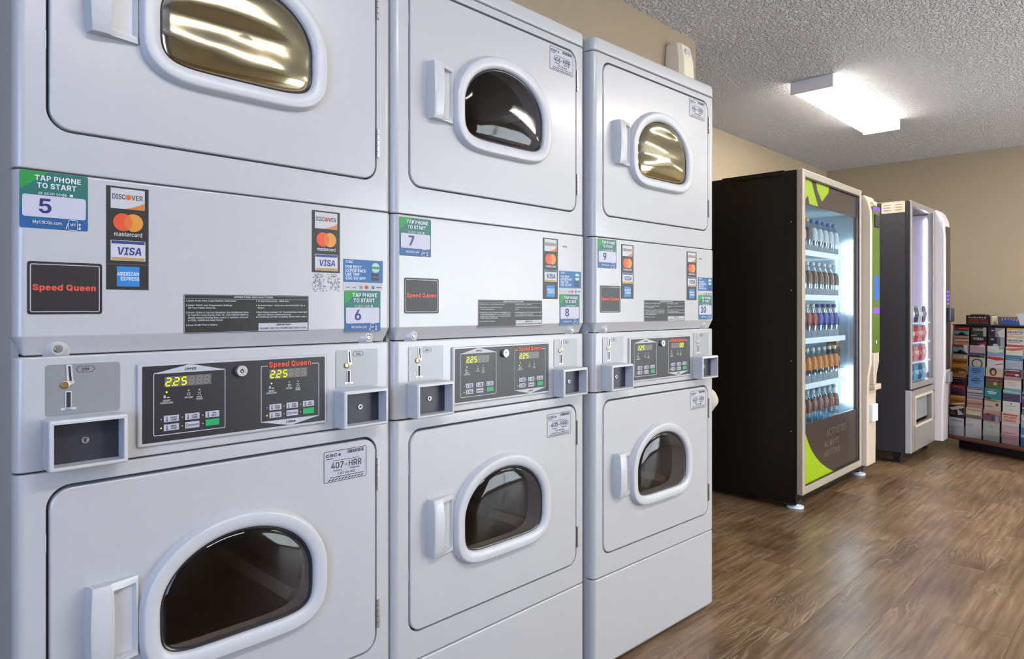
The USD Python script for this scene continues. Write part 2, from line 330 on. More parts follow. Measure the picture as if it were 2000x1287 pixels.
def handle_mesh(dz):
    z0, z1 = dz + .160, dz + .292; zc, hz = (z0 + z1) / 2, (z1 - z0) / 2; U = .0945; rings = []
    for k in range(-8, 9):
        q = k / 8; p = .030 - .008 * q * q; bow = .0045 * (1 - q * q); e = 1.0 if abs(k) < 8 else .9
        rings.append(np.c_[np.array([(U - bow, 0), (U + .004 - bow, -p * e), (U + .010 - bow, -p * e - .002), (U + .028, -p * e - .001), (U + .033, -p * e + .003), (U + .074, -.0075), (U + .0755, 0)]), np.full(7, zc + q * hz)])
    body = man(loft([r for r in rings]))
    cut = m3.CrossSection([np.array([(.034, -.05), (.034, -.020), (.026, -.012), (.026, -.003), (.066, -.0035), (.0715, -.010), (.0715, -.05)][::-1]) + [U, 0]])
    cut = cut.extrude(z1 - z0 - .022).translate((0, 0, z0 + .011))
    return tm(body - cut)
def knuckles(z0, z1):
    ms = []
    for k in range(5):
        a = z0 + (z1 - z0) * k / 5; b = z0 + (z1 - z0) * (k + 1) / 5
        c = trimesh.creation.cylinder(.0032, b - a - .0012, sections=10); c.apply_translation([.6455, -.0022, (a + b) / 2]); ms.append(c)
    ms.append(bx(.6475, .6515, -.0012, .004, z0, z1))
    return cat_(ms)

def print_on(parent, name, base, base_mat, y0, layers, label=None):
    """a flat print: its base plate, and one child per further colour, each layer a little in front of the last."""
    p = obj(name, plate(base, y0, .0004), base_mat, parent, label=label); y = y0 - .0004
    for nm, poly, mt, lv in layers:
        obj(nm, plate(poly, y0 - .0004 - .0003 * (lv - 1), .0003), mt, p)
    return p
def tap_sticker(parent, u, z, number, y0=0.0, w=.0895, h=.0865):
    P = lambda a, b, c, d, r=0.0: R(u + a * w, u + b * w, z + c * h, z + d * h, r)
    X, Zz = (lambda a: u + a * w), (lambda b: z + b * h)
    top = P(0, 1, .34, 1); body = P(0, 1, 0, 1, .003)
    tri = Polygon([(X(0), Zz(1)), (X(.42), Zz(1)), (X(0), Zz(.66))])
    text = many(txt('TAP PHONE', X(.55), Zz(.84), .095 * h, .68 * w, 800, 'c'), txt('TO START', X(.53), Zz(.71), .095 * h, .58 * w, 800, 'c'), txt('or scan code', X(.47), Zz(.60), .055 * h, .42 * w, 500, 'c'),
                P(.72, .77, .60, .645, .0006), txt('MyCSCGo.com', X(.39), Zz(.085), .055 * h, .42 * w, 600, 'c'))
    phone = many(frame2(X(.70), X(.84), Zz(-.0) + .0003, Zz(.19), .0007, .002), disc(X(.77), Zz(.20), .0022).difference(disc(X(.77), Zz(.20), .0012)), txt('NFC', X(.77), Zz(.08), .045 * h, .08 * w, 700, 'c'),
                 Polygon([(X(.655), Zz(.02)), (X(.69), Zz(.13)), (X(.70), Zz(.12)), (X(.672), Zz(.02))]), P(.855, .885, .02, .07, .001), P(.855, .885, .09, .13, .001))
    return print_on(parent, 'tap_sticker', body, ink(8, 96, 160), y0, [
        ('sticker_band', top.intersection(body), ink(10, 116, 106), 1), ('sticker_corner', tri.intersection(body), ink(12, 158, 62), 2), ('number_panel', P(.035, .965, .20, .585, .0035), ink(214, 212, 228), 3),
        ('lettering', text, ink(232, 238, 240), 4), ('phone_icon', phone, ink(225, 232, 240), 4), ('numeral', txt(number, X(.36), Zz(.275), .255 * h, None, 700, 'c'), ink(30, 34, 118), 4)])
def card_sticker(parent, u, z, h, w=.0635, y0=0.0, parts=4):
    """black strip of card marks; h = its height for the given number of marks; marks run from the top down."""
    T = z + h; s = .1680 if parts == 4 else .1245
    k = (h / s) ; X = lambda a: u + a * w; Z = lambda d: T - d * k
    lay = []
    disc_box = R(X(.10), X(.905), Z(.0360), Z(.0030))
    swoosh = Polygon([(X(.42), Z(.0358)), (X(.62), Z(.0325)), (X(.80), Z(.0275)), (X(.90), Z(.0235)), (X(.90), Z(.0358))])
    lay += [('card_mark', disc_box, ink(214, 214, 216), 1), ('card_stripe', swoosh, ink(232, 134, 36), 2),
            ('lettering', many(txt('DISC', X(.14), Z(.0205), .0082 * k, .30 * w, 500), txt('VER', X(.585), Z(.0205), .0082 * k, .27 * w, 500)), ink(34, 32, 36), 2),
            ('round_mark', disc(X(.512), Z(.0165), .0043), ink(226, 112, 36), 3)]
    r = .0145; cz = Z(.0578)
    c1, c2 = disc(X(.385), cz, r, 12), disc(X(.635), cz, r, 12)
    lay += [('round_mark', c1.difference(c2), ink(240, 84, 36), 1), ('round_mark', c2.difference(c1), ink(240, 158, 52), 1), ('round_mark', c1.intersection(c2), ink(236, 118, 38), 1),
            ('lettering', txt('mastercard', X(.51), Z(.0805), .0068, .66 * w, 600, 'c'), ink(222, 222, 224), 1)]
    v0, v1 = Z(.1205), Z(.0875)
    lay += [('card_mark', R(X(.10), X(.92), v0, v1), ink(216, 216, 222), 1), ('card_stripe', R(X(.12), X(.90), v1 - .0055, v1 - .0008), ink(40, 58, 128), 2), ('card_stripe', R(X(.12), X(.90), v0 + .0008, v0 + .0052), ink(206, 160, 74), 2),
            ('lettering', txt('VISA', X(.53), v0 + .0095, .0125, .58 * w, 700, 'c', .12), ink(38, 50, 130), 2)]
    if parts == 4:
        a0, a1 = Z(.1625), Z(.1300)
        lay += [('card_mark', R(X(.24), X(.775), a0, a1), ink(36, 138, 214), 1), ('sticker_seam', R(X(0), X(1), Z(.1268), Z(.1262)), ink(120, 118, 120), 1),
                ('lettering', many(txt('AMERICAN', X(.25), a0 + .0175, .0062, .51 * w, 800), txt('EXPRESS', X(.33), a0 + .0095, .0062, .44 * w, 800)), ink(226, 236, 246), 2)]
    return print_on(parent, 'card_sticker', R(u, u + w, z, T, .0008), ink(27, 26, 30), y0, lay)
def app_sticker(parent, u, z, y0=0.0, w=.098, h=.0655):
    """blue card of the payment app with the white strip of card marks under it."""
    X, Z = (lambda a: u + a * w), (lambda b: z + b * h)
    t = many(*[txt(s, X(.05), Z(q), .078 * h * 1.25, ww * w, 800) for s, q, ww in (('FOR BEST', .71, .40), ('EXPERIENCE', .59, .51), ('USE THE', .47, .34), ('CSC GO APP', .35, .50))], txt('CSC', X(.05), Z(.88), .085 * h, .19 * w, 800, skew=.15))
    badge = disc(X(.81), Z(.76), .0105, 12)
    marks = many(*[R(X(a), X(a) + .008, Z(.09), Z(.11), .0003) for a in (.07, .23)], *[R(X(a), X(a) + .009, Z(.12), Z(.14)) for a in (.39,)], R(X(.40), X(.40) + .007, Z(.075), Z(.10)))
    return print_on(parent, 'app_sticker', R(u, u + w, z, z + h, .001), ink(206, 206, 212), y0, [
        ('sticker_band', R(X(0), X(1), Z(.27), Z(1), .001), ink(14, 104, 172), 1), ('lettering', t, ink(214, 228, 240), 2), ('leaf_icon', disc(X(.29), Z(.915), .0026), ink(10, 130, 140), 2),
        ('badge', badge, ink(196, 226, 226), 2), ('badge_band', R(X(.69), X(.93), Z(.72), Z(.80), .0008), ink(30, 150, 70), 3),
        ('store_button', R(X(.70), X(.895), Z(.48), Z(.58), .0008), ink(24, 34, 50), 2), ('store_button', R(X(.70), X(.895), Z(.34), Z(.44), .0008), ink(24, 34, 50), 2),
        ('card_mark', marks, ink(90, 90, 100), 1), ('round_mark', disc(X(.565), Z(.115), .0036), ink(206, 70, 40), 1), ('round_mark', disc(X(.605), Z(.115), .0036), ink(226, 130, 40), 1),
        ('card_mark', R(X(.71), X(.78), Z(.06), Z(.165)), ink(40, 120, 180), 1), ('lettering', txt('DISCOVER', X(.83), Z(.10), .045 * h, .13 * w, 600), ink(110, 80, 70), 1)])
def brand_plate(parent, u, z, w=.1, h=.0805, y0=0.0):
    f = frame2(u + .0035, u + w - .0035, z + .0035, z + h - .0035, .0013, .003)
    return print_on(parent, 'brand_plate', R(u, u + w, z, z + h, .004), ink(36, 31, 34), y0, [
        ('plate_border', f, ink(208, 208, 212), 1), ('lettering', txt('Speed Queen', u + w / 2 - .0012, z + .0365, .0096, .0845, 900, 'c'), ink(238, 88, 70), 2)])
INSTR_L = ['1.Open Dryer Door, Load Clothes, Close Door.', None, '2.Select Fabric and Temperature Settings', '   OR Turn Fabric Selector.', None, '3.Insert Coins or Card as Required. Use Additional Coins', '   or Card for more Drying Time. Or, Turn FINISH KNOB to',
           '   obtain desired Drying time. Last 4-5 minutes of Cycle', '   is COOL-DOWN (no Heat) Period.', None, '4.Push START Pad or Button.']
INSTR_R = ['5.To Stop Drying Cycle - OPEN Door.', None, '6.To Restart Dryer - Close Door and Push START Pad or', '   Button.', None, '7.When Display Indicates "00" Time Remaining or Panel Light', '   goes out, Remove Clothes from Dryer.', 'IF CLOTHES ARE NOT DRY AS DESIRED, REPEAT STEPS 1 AND 4.']
def instruction_plate(parent, u, z, w=.2385, h=.0685, y0=0.0):
    X = lambda a: u + a * w; out = [txt('OPERATING INSTRUCTIONS:', X(.53), z + h - .0058, .0034, .32 * w, 800, 'c')]
    for lines, x0, wmax in ((INSTR_L, .015, .47), (INSTR_R, .545, .44)):
        q = z + h - .0125
        for s in lines:
            if s is None: q -= .0036; continue
            n = len(s.strip()); ind = .014 if s.startswith(' ') else 0.0
            out.append(txt(s.strip(), X(x0 + ind), q, .0030, min(n / 55.0 * wmax, wmax) * w, 700)); q -= .0046
    white = R(X(.565), X(.99), z + .001, z + .0158)
    return print_on(parent, 'instruction_plate', R(u, u + w, z, z + h, .002), ink(20, 18, 20), y0, [
        ('plate_border', many(frame2(u + .0008, u + w - .0008, z + .0008, z + h - .0008, .0006, .0016), R(X(.006), X(.994), z + h - .0082, z + h - .0076)), ink(180, 180, 186), 1),
        ('lettering', many(*out), ink(206, 204, 206), 1), ('notice_panel', white, ink(204, 204, 210), 1),
        ('lettering', many(txt('IMPORTANT:', X(.78), z + .0108, .0034, .13 * w, 700, 'c'), txt('CLEAN LINT FILTER BEFORE EACH LOAD', X(.778), z + .0042, .0034, .40 * w, 600, 'c')), ink(40, 40, 46), 2)])
def id_sticker(parent, u, z, number, w=.103, h=.0655, y0=-.0015):
    X, Z = (lambda a: u + a * w), (lambda b: z + b * h); rg = random.Random(number); bars = []; a = .55
    while a < .93:
        q = rg.choice((.008, .014, .02)); bars.append(R(X(a), X(a + q), Z(.84), Z(.945))); a += q + rg.choice((.008, .012))
    black = many(frame2(u + .0008, u + w - .0008, z + .0008, z + h - .0008, .0011, .003), *bars, txt('CSC', X(.05), Z(.80), .10 * h, .25 * w, 800, skew=.12), R(X(.06), X(.22), Z(.735), Z(.755)), R(X(.22), X(.62), Z(.66), Z(.675)), R(X(.62), X(.82), Z(.655), Z(.67)),
                 txt(number, X(.52), Z(.42), .195 * h, .70 * w, 600, 'c'), txt('For Service', X(.22), Z(.33), .05 * h, .19 * w, 500), txt('Wash/Dry Call', X(.60), Z(.34), .045 * h, .22 * w, 500), txt('1-877-264-6622', X(.52), Z(.215), .075 * h, .40 * w, 500, 'c'),
                 R(X(.14), X(.93), Z(.145), Z(.165)), *[Polygon([(X(q), Z(.05)), (X(q + .035), Z(.05)), (X(q + .085), Z(.105)), (X(q + .05), Z(.105))]) for q in np.arange(.09, .86, .075)])
    return print_on(parent, 'id_sticker', R(u, u + w, z, z + h, .003), ink(206, 206, 216), y0, [('lettering', black, ink(32, 34, 42), 1), ('leaf_icon', disc(X(.36), Z(.84), .0028), ink(24, 84, 110), 1)])

SEG = dict(a=((0, 1), (1, 1)), b=((1, 1), (1, .5)), c=((1, .5), (1, 0)), d=((0, 0), (1, 0)), e=((0, .5), (0, 0)), f=((0, 1), (0, .5)), g=((0, .5), (1, .5)))
LIT = {'0': 'abcdef', '2': 'abged', '5': 'afgcd', '8': 'abcdefg', ' ': ''}
def seg7(ch, u, z, w, h, on=True):
    t = .0011; ps = []
    for k, (p, q) in SEG.items():
        if (k in LIT[ch]) != on: continue
        a = np.array([u + p[0] * w + p[1] * h * .12, z + p[1] * h]); b = np.array([u + q[0] * w + q[1] * h * .12, z + q[1] * h])
        d = (b - a) / np.linalg.norm(b - a) * t * .7; n = np.array([-d[1], d[0]]) / np.linalg.norm(d) * t
        ps.append(Polygon([a + d - n, b - d - n, b - d + n, a + d + n]))
    return ps
def control_half(cp, u, upper, value, y):
    """one display with its lamps and keys on the black face; u = left edge of the line frame."""
    z0, z1, w = .8695, .9765, .1215
    line = frame2(u, u + w, z0, z1, .0013, .003)
    if upper: roof = Polygon([(u + .004, z1 - .0012), (u + w - .004, z1 - .0012), (u + w / 2 + .004, .9868), (u + w / 2 - .004, .9868)]).buffer(.0008)
    else: roof = Polygon([(u + .004, z0 + .0012), (u + w - .004, z0 + .0012), (u + w / 2 + .004, .8602), (u + w / 2 - .004, .8602)]).buffer(.0008)
    if not upper: line = line.difference(R(u + .0140, u + .1060, z1 - .004, z1 + .004))
    obj('line_frame', plate(many(line, roof), y), ink(206, 208, 216), cp)
    t = [txt('UPPER', u + w / 2, z1 + .0016, .0042, .019, 700, 'c')] if upper else [txt('LOWER', u + w / 2, z0 - .0058, .0042, .019, 700, 'c')]
    obj('lettering', plate(many(*t), y - .0003), ink(44, 42, 48), cp)
    if not upper: obj('brand_lettering', plate(txt('Speed Queen', u + .0155 + .044, z1 - .0035, .0105, .088, 900, 'c'), y - .0006), ink(244, 82, 46), cp, label='orange red brand lettering')
    d0 = u + .0175 if upper else u + .0165
    obj('display', plate(R(d0, d0 + .079, .9508, .9688), y), 'display_gray', cp)
    on, off = [], []
    for k in range(6):
        ch = value[k]; q = d0 + .0022 + k * .0128
        on += seg7(ch, q, .9535, .0074, .0125); off += seg7(ch, q, .9535, .0074, .0125, False)
    if value.startswith('225'): on.append(disc(d0 + .0132, .9530, .0011))
    obj('digit', plate(many(*off), y - .0003), 'digit_off', cp); obj('digit', plate(many(*on), y - .0003), 'digit_lit', cp, label='lit yellow digits')
    for k, (q, lit) in enumerate(((.0212, True), (.0574, False), (.0757, False))):
        obj('lamp', plate(disc(u + q, .9425, .0016), y), 'lamp_lit' if lit else 'lamp_off', cp)
    L = [txt('INSERT', u + .0212, .9268, .0030, .0125, 700, 'c'), txt('COINS/CARD', u + .0212, .9228, .0030, .021, 700, 'c'), txt('DRYING', u + .0574, .9290, .0030, .013, 700, 'c'), txt('COOL', u + .0757, .9285, .0030, .0095, 700, 'c'), txt('DOWN', u + .0757, .9248, .0030, .0105, 700, 'c'),
         R(u + .0165, u + .0195, .9325, .9375), R(u + .021, u + .026, .9325, .9340), frame2(u + .055, u + .0598, .9340, .9385, .0008), *[disc(u + .0757 + a, .9360 + b, .0009, 4) for a, b in ((0, 0), (.002, .002), (-.002, .002), (.002, -.002), (-.002, -.002))]]
    obj('lettering', plate(many(*L), y), ink(214, 212, 216), cp)
    names = (('HIGH', 'TEMP'), ('LOW', 'TEMP'), ('NO', 'HEAT'), ('MED', 'TEMP'), ('DELICATES', None), None)
    for k, (col, r_) in enumerate(((0, 0), (1, 0), (2, 0), (0, 1), (1, 1), (2, 1))):
        x, z = u + .0163 + col * .0346, .8913 - r_ * .0148
        obj('lamp', plate(disc(x - .0040, z + .0055, .0013), y), 'lamp_lit' if k == 3 else 'lamp_off', cp)
        if k == 5:
            obj('start_button', rb(x, x + .0247, y - .0016, y, z, z + .0118, .0008, 6), ink(16, 178, 104), cp, label='green start key'); continue
        b = obj('button', rb(x, x + .0247, y - .0012, y, z, z + .0112, .0006, 6), ink(200, 200, 212), cp)
        T = [txt(names[k][0], x + .0160, z + .0060, .0029, None, 700, 'c'), txt(names[k][1], x + .0160, z + .0021, .0029, None, 700, 'c'), R(x + .0045, x + .0058, z + .002, z + .0095), disc(x + .00515, z + .0028, .0013)] if names[k][1] else [txt(names[k][0], x + .0146, z + .0040, .0029, .017, 700, 'c'), frame2(x + .002, x + .005, z + .003, z + .0085, .0006)]
        obj('button_print', plate(many(*T), y - .00121, .0002), ink(50, 48, 56), cp)

def coin_unit(t, u):
    cp = obj('coin_plate', plate(R(u, u + .1020, .9195, .9985, .004), 0, .0012), 'coin_steel', t, label='grey steel coin slide plate')
    x = u + .0305; y = -.0012
    rim = Polygon([(x - .003, .9985 - .002), (x + .0025, .9985 - .002), (x + .0045, .9745), (x + .006, .9695), (x + .001, .9670), (x - .002, .9745)]).buffer(.0012)
    obj('coin_slot_rim', [plate(rim, y, .0012), plate(R(x - .0055, x + .0035, .9275, .9565, .001), y, .0012), plate(R(x - .0115, x + .0100, .9275, .9310, .0015), y, .0012)], 'bright_steel', cp)
    obj('coin_slot', [plate(Polygon([(x - .0015, .9955), (x + .0015, .9955), (x + .0035, .9725), (x + .0005, .9720)]), y - .0012), plate(R(x - .0038, x + .0018, .9315, .9550), y - .0012)], 'dark_slot', cp)
    obj('coin_return', [lathe_y([(.0062, 0), (.0062, .0016), (.0048, .0020), (.0040, .0008), (.001, .0008)], x - .0055, y, .9665, 14)], 'brass', cp)
    hx = [(u + .0395, .9895), (u + .0435, .9945), (u + .0625, .9945), (u + .0665, .9895), (u + .0625, .9845), (u + .0435, .9845)]
    hp = Polygon(hx); obj('price_mark', plate(many(hp.difference(hp.buffer(-.0007)), txt('25', u + .0475, .9873, .0044, .0075, 700), txt('¢', u + .0555, .9873, .0042, None, 700)), y), ink(50, 50, 56), cp)
    b0, b1 = u - .0045, u + .1040
    outer = man(rb(b0, b1, -.040, .001, .8395, .9175, .004, 10)); inner = man(bx(b0 + .0068, b1 - .0068, -.06, -.010, .8395 + .0068, .9175 - .0068))
    bxp = obj('coin_box', tm(outer - inner), 'white_plastic', t, 30, label='white square housing round a dark lock plate')
    obj('lock_plate', plate(R(b0 + .0072, b1 - .0072, .8467, .9103, .0005), -.0101, .002), 'lock_plate', bxp)
    cx, cz = (b0 + b1) / 2, .8790
    obj('keyhole', lathe_y([(.0058, 0), (.0058, .002), (.0050, .003), (.0034, .003), (.0030, .0008), (.0001, .0008)], cx, -.0121, cz, 14), 'chrome', bxp)
    obj('key_slot', plate(many(R(cx - .0012, cx + .0012, cz - .0028, cz + .0028), disc(cx - .001, cz, .0016)), -.0130, .0004), 'dark_slot', bxp)

def speck(parent, u, z, w, h):
    """what is left of a peeled-off mark: small grey flakes."""
    rg = random.Random(5); ps = []
    for k in range(260):
        x, y = u + rg.random() ** 1.0 * w, z + (rg.random() ** .8) * h; r = rg.uniform(.0004, .0018)
        if w * .42 < x - u < w * .66 and rg.random() < .7: continue
        ps.append(Polygon([(x + r * math.cos(a) * rg.uniform(.5, 1.3), y + r * math.sin(a) * rg.uniform(.5, 1.6)) for a in np.arange(7) * .9]).buffer(0))
    obj('glue_residue', plate(many(*ps), -.002, .0002), ink(128, 126, 134), parent, label='speckled grey glue left by a peeled sticker')

def stack(label, loc, rotz, nums, ids, cards, sq, instr, app, taps, film, values, offs=0.0, pay=False, residue=False, upper_id=True):
    t = thing('stacked_dryer', label, 'dryer', loc, rotz, 'stacked coin dryers along the wall')
    # carcase
    obj('cabinet', [bx(.002, .012, .030, DEP, .012, Z_CAP), bx(W - .012, W - .002, .030, DEP, .012, Z_CAP), bx(.002, W - .002, DEP - .008, DEP, .012, Z_CAP), bx(.012, W - .012, .050, DEP - .008, 1.02, 1.03), bx(.02, W - .02, .03, DEP - .01, 0.0005, .0125), bx(.012, W - .012, .050, DEP - .008, .30, .306)], 'enamel', t, 30)
    obj('base_panel', cached('base', lambda: zslab(0, W, 0, .055, [(.010, .012), (.018, .004), (.026, 0), (Z_BASE - .0055, 0), (Z_BASE - .0027, .0014), (Z_BASE - .0012, .004)], .016)), 'enamel', t, 30)
    ctl = cached('control', lambda: zslab(0, W, 0, .055, [(Z_C + .001, .004), (Z_C + .0022, .0012), (Z_C + .005, 0), (Z_B - .004, 0), (Z_B - .0018, .0012), (Z_B - .0006, .004)], .016))
    acc = cached('access', lambda: zslab(0, W, -.002, .055, [(Z_B + .0006, .016), (Z_B + .002, .0135), (1.0415, .001), (1.0440, 0), (Z_A - .005, 0), (Z_A - .0022, .0012), (Z_A - .001, .004)], .016))
    cpan = obj('control_panel', ctl, 'enamel', t, 30)
    apan = obj('access_panel', acc, 'enamel', t, 30)
    for u in (.0568, .6241):
        obj('screw_boss', lathe_y([(.021, -.013), (.015, -.006), (.0085, -.0005), (.0066, -.0005), (.006, -.002), (.0001, -.002)], u, -.001, 1.0225, 20), 'enamel', apan, 30)
        obj('screw', lathe_y([(.0055, -.003), (.0055, -.0008), (.004, .0004), (.0016, .0004), (.0014, -.0012), (.0001, -.0012)], u, -.001, 1.0225, 14), 'hinge_steel', apan)
    obj('top_cap', cached('cap', lambda: zslab(0, W, -.003, DEP, [(Z_CAP + .0008, .004), (Z_CAP + .003, .0008), (Z_CAP + .005, 0), (Z_TOP - .014, 0), (Z_TOP - .006, .0016), (Z_TOP - .0018, .0055), (Z_TOP, .012)], .020)), 'enamel', t, 30)
    for key, (z0, z1), mirror in (('upper', (Z_A + .0008, Z_CAP - .0008), film), ('lower', (Z_BASE + .0012, Z_C - .001), False)):
        d = DOORS[key]; dz = d[0]
        obj('front_frame', cached('ff' + key, lambda: front_frame(z0, z1, d)), 'enamel', t, 30)
        g = obj('door_seal', plate(Polygon(rr2(DU0 - .0045, DU1 + .0035, d[0] - .0035, d[1] + .0055, .034, 8)).difference(Polygon(arch(dz, .0125))), .0115, .0008), 'seam', t)
        dr = obj('door', cached('dp' + key, lambda: door_panel(d)), 'enamel', t, 30, 'upper drum door' if key == 'upper' else 'lower drum door')
        obj('window_ring', cached('wr' + key, lambda: band(dz, [(.0005, -.004), (.0005, .008), (.0015, .0120), (.0040, .0150), (.0090, .0172), (.0160, .0182), (.0245, .0182), (.0275, .0172), (.0292, .0145), (.0328, .0040), (.0335, 0), (.030, -.002)], -.0010)), 'white_plastic', dr, 40)
        obj('gasket', cached('gk' + key, lambda: band(dz, [(-.0060, .0035), (-.0045, .0068), (-.0020, .0078), (.0004, .0068), (.0008, .0025), (-.003, .001)], -.0010)), 'gasket', dr, 40)
        obj('window_glass', cached('gl' + key, lambda: dome(dz)), 'gold_reflection_glass' if mirror else 'smoked_glass', dr, True, 'window with painted golden reflection' if mirror else 'smoked dark window')
        obj('handle', cached('hd' + key, lambda: handle_mesh(dz)), 'white_plastic', dr, 25)
        hz = ((1.411, 1.473), (1.710, 1.772)) if key == 'upper' else ((.395, .456), (.692, .762))
        for a, b in hz: obj('hinge', knuckles(a, b), 'hinge_steel', dr, 30)
        for q in (.12, .36): obj('catch', bx(DU0 - .0062, DU0 - .0042, -.0006, .004, dz + q, dz + q + .028), 'white_plastic', dr)
        zc = dz + .225; dm = xf('drum', (DC, .075, zc), 0, t)
        tube = trimesh.creation.annulus(.238, .246, .40, sections=64); tube.apply_transform(trimesh.transformations.rotation_matrix(math.pi / 2, [1, 0, 0])); tube.apply_translation([0, .21, 0])
        back = trimesh.creation.cylinder(.244, .006, sections=64); back.apply_transform(trimesh.transformations.rotation_matrix(math.pi / 2, [1, 0, 0])); back.apply_translation([0, .412, 0])
        obj('drum_wall', tube, 'drum_steel', dm, 30); obj('drum_back', back, 'drum_steel', dm, 30)
        ho = trimesh.creation.annulus(.232, .244, .012, sections=64); ho.apply_transform(trimesh.transformations.rotation_matrix(math.pi / 2, [1, 0, 0])); ho.apply_translation([0, .02, 0])
        obj('drum_rim', ho, 'baffle', dm, 30)
        for k in range(3):
            bf = loft([np.array([(-.03, y, -.243), (.03, y, -.243), (.012, y, -.175), (-.012, y, -.175)])[::-1] for y in (.02, .40)])
            bf.apply_transform(trimesh.transformations.rotation_matrix(math.radians({'upper': 15, 'lower': 62}[key] + 120 * k), [0, 1, 0])); bf.fix_normals(); obj('baffle', bf, 'baffle', dm)
    # control panel
    obj('bezel', zslab(.168, .5205, -.0055, .002, [(.8530, .003), (.8545, .0006), (.8560, 0), (.9895, 0), (.9912, .0006), (.9925, .003)], .004), 'enamel', cpan, 30)
    obj('control_face', plate(R(.1752, .5150, .8590, .9880, .001), -.0055, .0004), 'panel_black', cpan, label='black control face')
    control_half(cpan, .1922, True, values[0], -.0059); control_half(cpan, .3805, False, values[1], -.0059)
    obj('key_switch', lathe_y([(.0108, 0), (.0108, .006), (.0098, .0085), (.0062, .0085), (.0058, .0078), (.0001, .0078)], .3415, -.0057, .9705, 20), 'chrome', cpan, 30)
    obj('key_slot', plate(many(disc(.3415, .9705, .0036).difference(disc(.3415, .9705, .0022)), R(.3407, .3423, .9705, .9750)), -.01352, .0003), 'dark_slot', cpan)
    coin_unit(t, .0408); coin_unit(t, .5438)
    # prints
    y = -.002
    tap_sticker(t, taps[0][0], taps[0][1], nums[0], y); tap_sticker(t, taps[1][0], taps[1][1], nums[1], y)
    for u, z, h, n in cards: card_sticker(t, u, z, h, parts=n, y0=y)
    brand_plate(t, sq[0], sq[1], y0=y); instruction_plate(t, instr[0], instr[1], y0=y); app_sticker(t, app[0], app[1], y0=y)
    id_sticker(t, *ids[0]); 
    if upper_id: id_sticker(t, *ids[1])
    if pay: obj('pay_mark', plate(many(disc(pay + .003, 1.2590, .0024), txt('Pay', pay + .0075, 1.2568, .0052, None, 500)), y), ink(60, 58, 62), t)
    if residue:
        speck(apan, .4885, 1.119, .063, .036)
    return t

S1 = stack('nearest white stacked coin dryer, numbers 5 and 6, at the left edge', (.2120, 1.2390, 0), -.0010, ('5', '6'), [(.5145, .7285, '407-HRR'), (.52, 1.746, '408-HRR')], [(.1226, 1.1160, .1685, 4), (.4885, 1.1577, .1245, 3)],
           (.0168, 1.0764), (.2428, 1.0416), (.5603, 1.1225), ((.0073, 1.2070), (.5627, 1.0364)), True, ('225   ', '225   '), residue=True)
S2 = stack('middle white stacked coin dryer of three, numbers 7 and 8', (.8985, 1.2362, 0), .0020, ('7', '8'), [(.5130, .7280, '405-HRR'), (.5240, 1.7460, '406-HRR')], [(.4955, 1.1105, .1675, 4)],
           (.0278, 1.0735), (.2539, 1.0380), (.5651, 1.1250), ((.0151, 1.2030), (.5660, 1.0382)), False, ('225   ', '225   '), pay=.580)
S3 = stack('farthest white stacked coin dryer, numbers 9 and 10, next to the vending machines', (1.6030, 1.2217, 0), -.0342, ('9', '10'), [(.5225, .7315, '403-HRR'), (.5160, 1.7480, '404-HRR')], [(.1299, 1.1143, .1672, 4), (.4995, 1.1132, .1672, 4)],
           (.0270, 1.0720), (.2495, 1.0425), (.5723, 1.1285), ((.0165, 1.2045), (.5755, 1.0448)), True, ('225   ', '    00'), pay=.580)

# ------------------------------------------------------------------ drinks vending machine
mat('case_black', srgb(22, 16, 13), 0.34, specular_ior_level=0.3)
mat('silver_frame', srgb(178, 168, 154), 0.35, 0.35)
mat('champagne', srgb(196, 180, 160), 0.42, 0.15)
mat('liner', srgb(176, 196, 206), 0.35)
mat('tray_white', srgb(214, 226, 234), 0.35)
mat('graphic_dark', srgb(58, 48, 44), 0.30)
mat('graphic_green', srgb(140, 168, 8), 0.35)
mat('column_green', srgb(78, 106, 24), 0.40)
mat('black_rubber', (0.015, 0.015, 0.016), 0.5)
glow('tube_reflection_cool', (0.78, 0.92, 1.0), 20.0); glow('reflection_dim', (0.62, 0.85, 1.0), 8.0)  # dim bars and one cool bar are reflections made to glow
glow('tube_violet', (0.80, 0.76, 1.0), 18.0); glow('led_violet', (0.16, 0.06, 1.0), 2.2); glow('screen_blue', (0.08, 0.20, 0.85), 1.0)
VX, VY = 3.690, 1.420
v1 = thing('vending_machine', 'black drinks vending machine with green leaf graphics and lit glass front', 'vending machine', (VX, VY, 0))
WG, ZB, ZT, D1 = .960, .083, 1.830, .86
obj('cabinet', [rb(.004, .034, .034, D1, .030, ZT, .004), bx(1.120, 1.150, .04, D1, .06, ZT - .02), bx(.034, 1.120, D1 - .02, D1, .06, ZT), bx(.034, 1.120, .04, D1 - .02, ZT - .03, ZT), bx(.034, 1.120, .04, D1 - .02, .06, .10), bx(.955, .975, .04, D1 - .02, .1, ZT - .03)], 'case_black', v1, 30)
obj('side_trim', [rb(-.002, .004, .036, .085, .04, ZT - .03, .001), rb(-.003, .006, .10, .46, ZT - .022, ZT + .004, .002)], 'case_black', v1, 30)
for z in (.42, .80, 1.18, 1.55): obj('bolt', lathe_y([(.0035, 0), (.0035, .0015), (.002, .002)], 0, 0, 0, 10).apply_transform(trimesh.transformations.rotation_matrix(-math.pi / 2, [0, 0, 1])).apply_translation([-.002, .06, z]), 'hinge_steel', v1)
obj('liner', [bx(.036, .955, .40, .42, .39, 1.68), bx(.0345, .040, .05, .42, .39, 1.68), bx(.948, .9545, .045, .42, .39, 1.68), bx(.04, .948, .05, .42, 1.68, 1.70), bx(.04, .948, .05, .42, .390, .406)], 'liner', v1)
dr = xf('glass_door', (0, 0, 0), 0, v1)
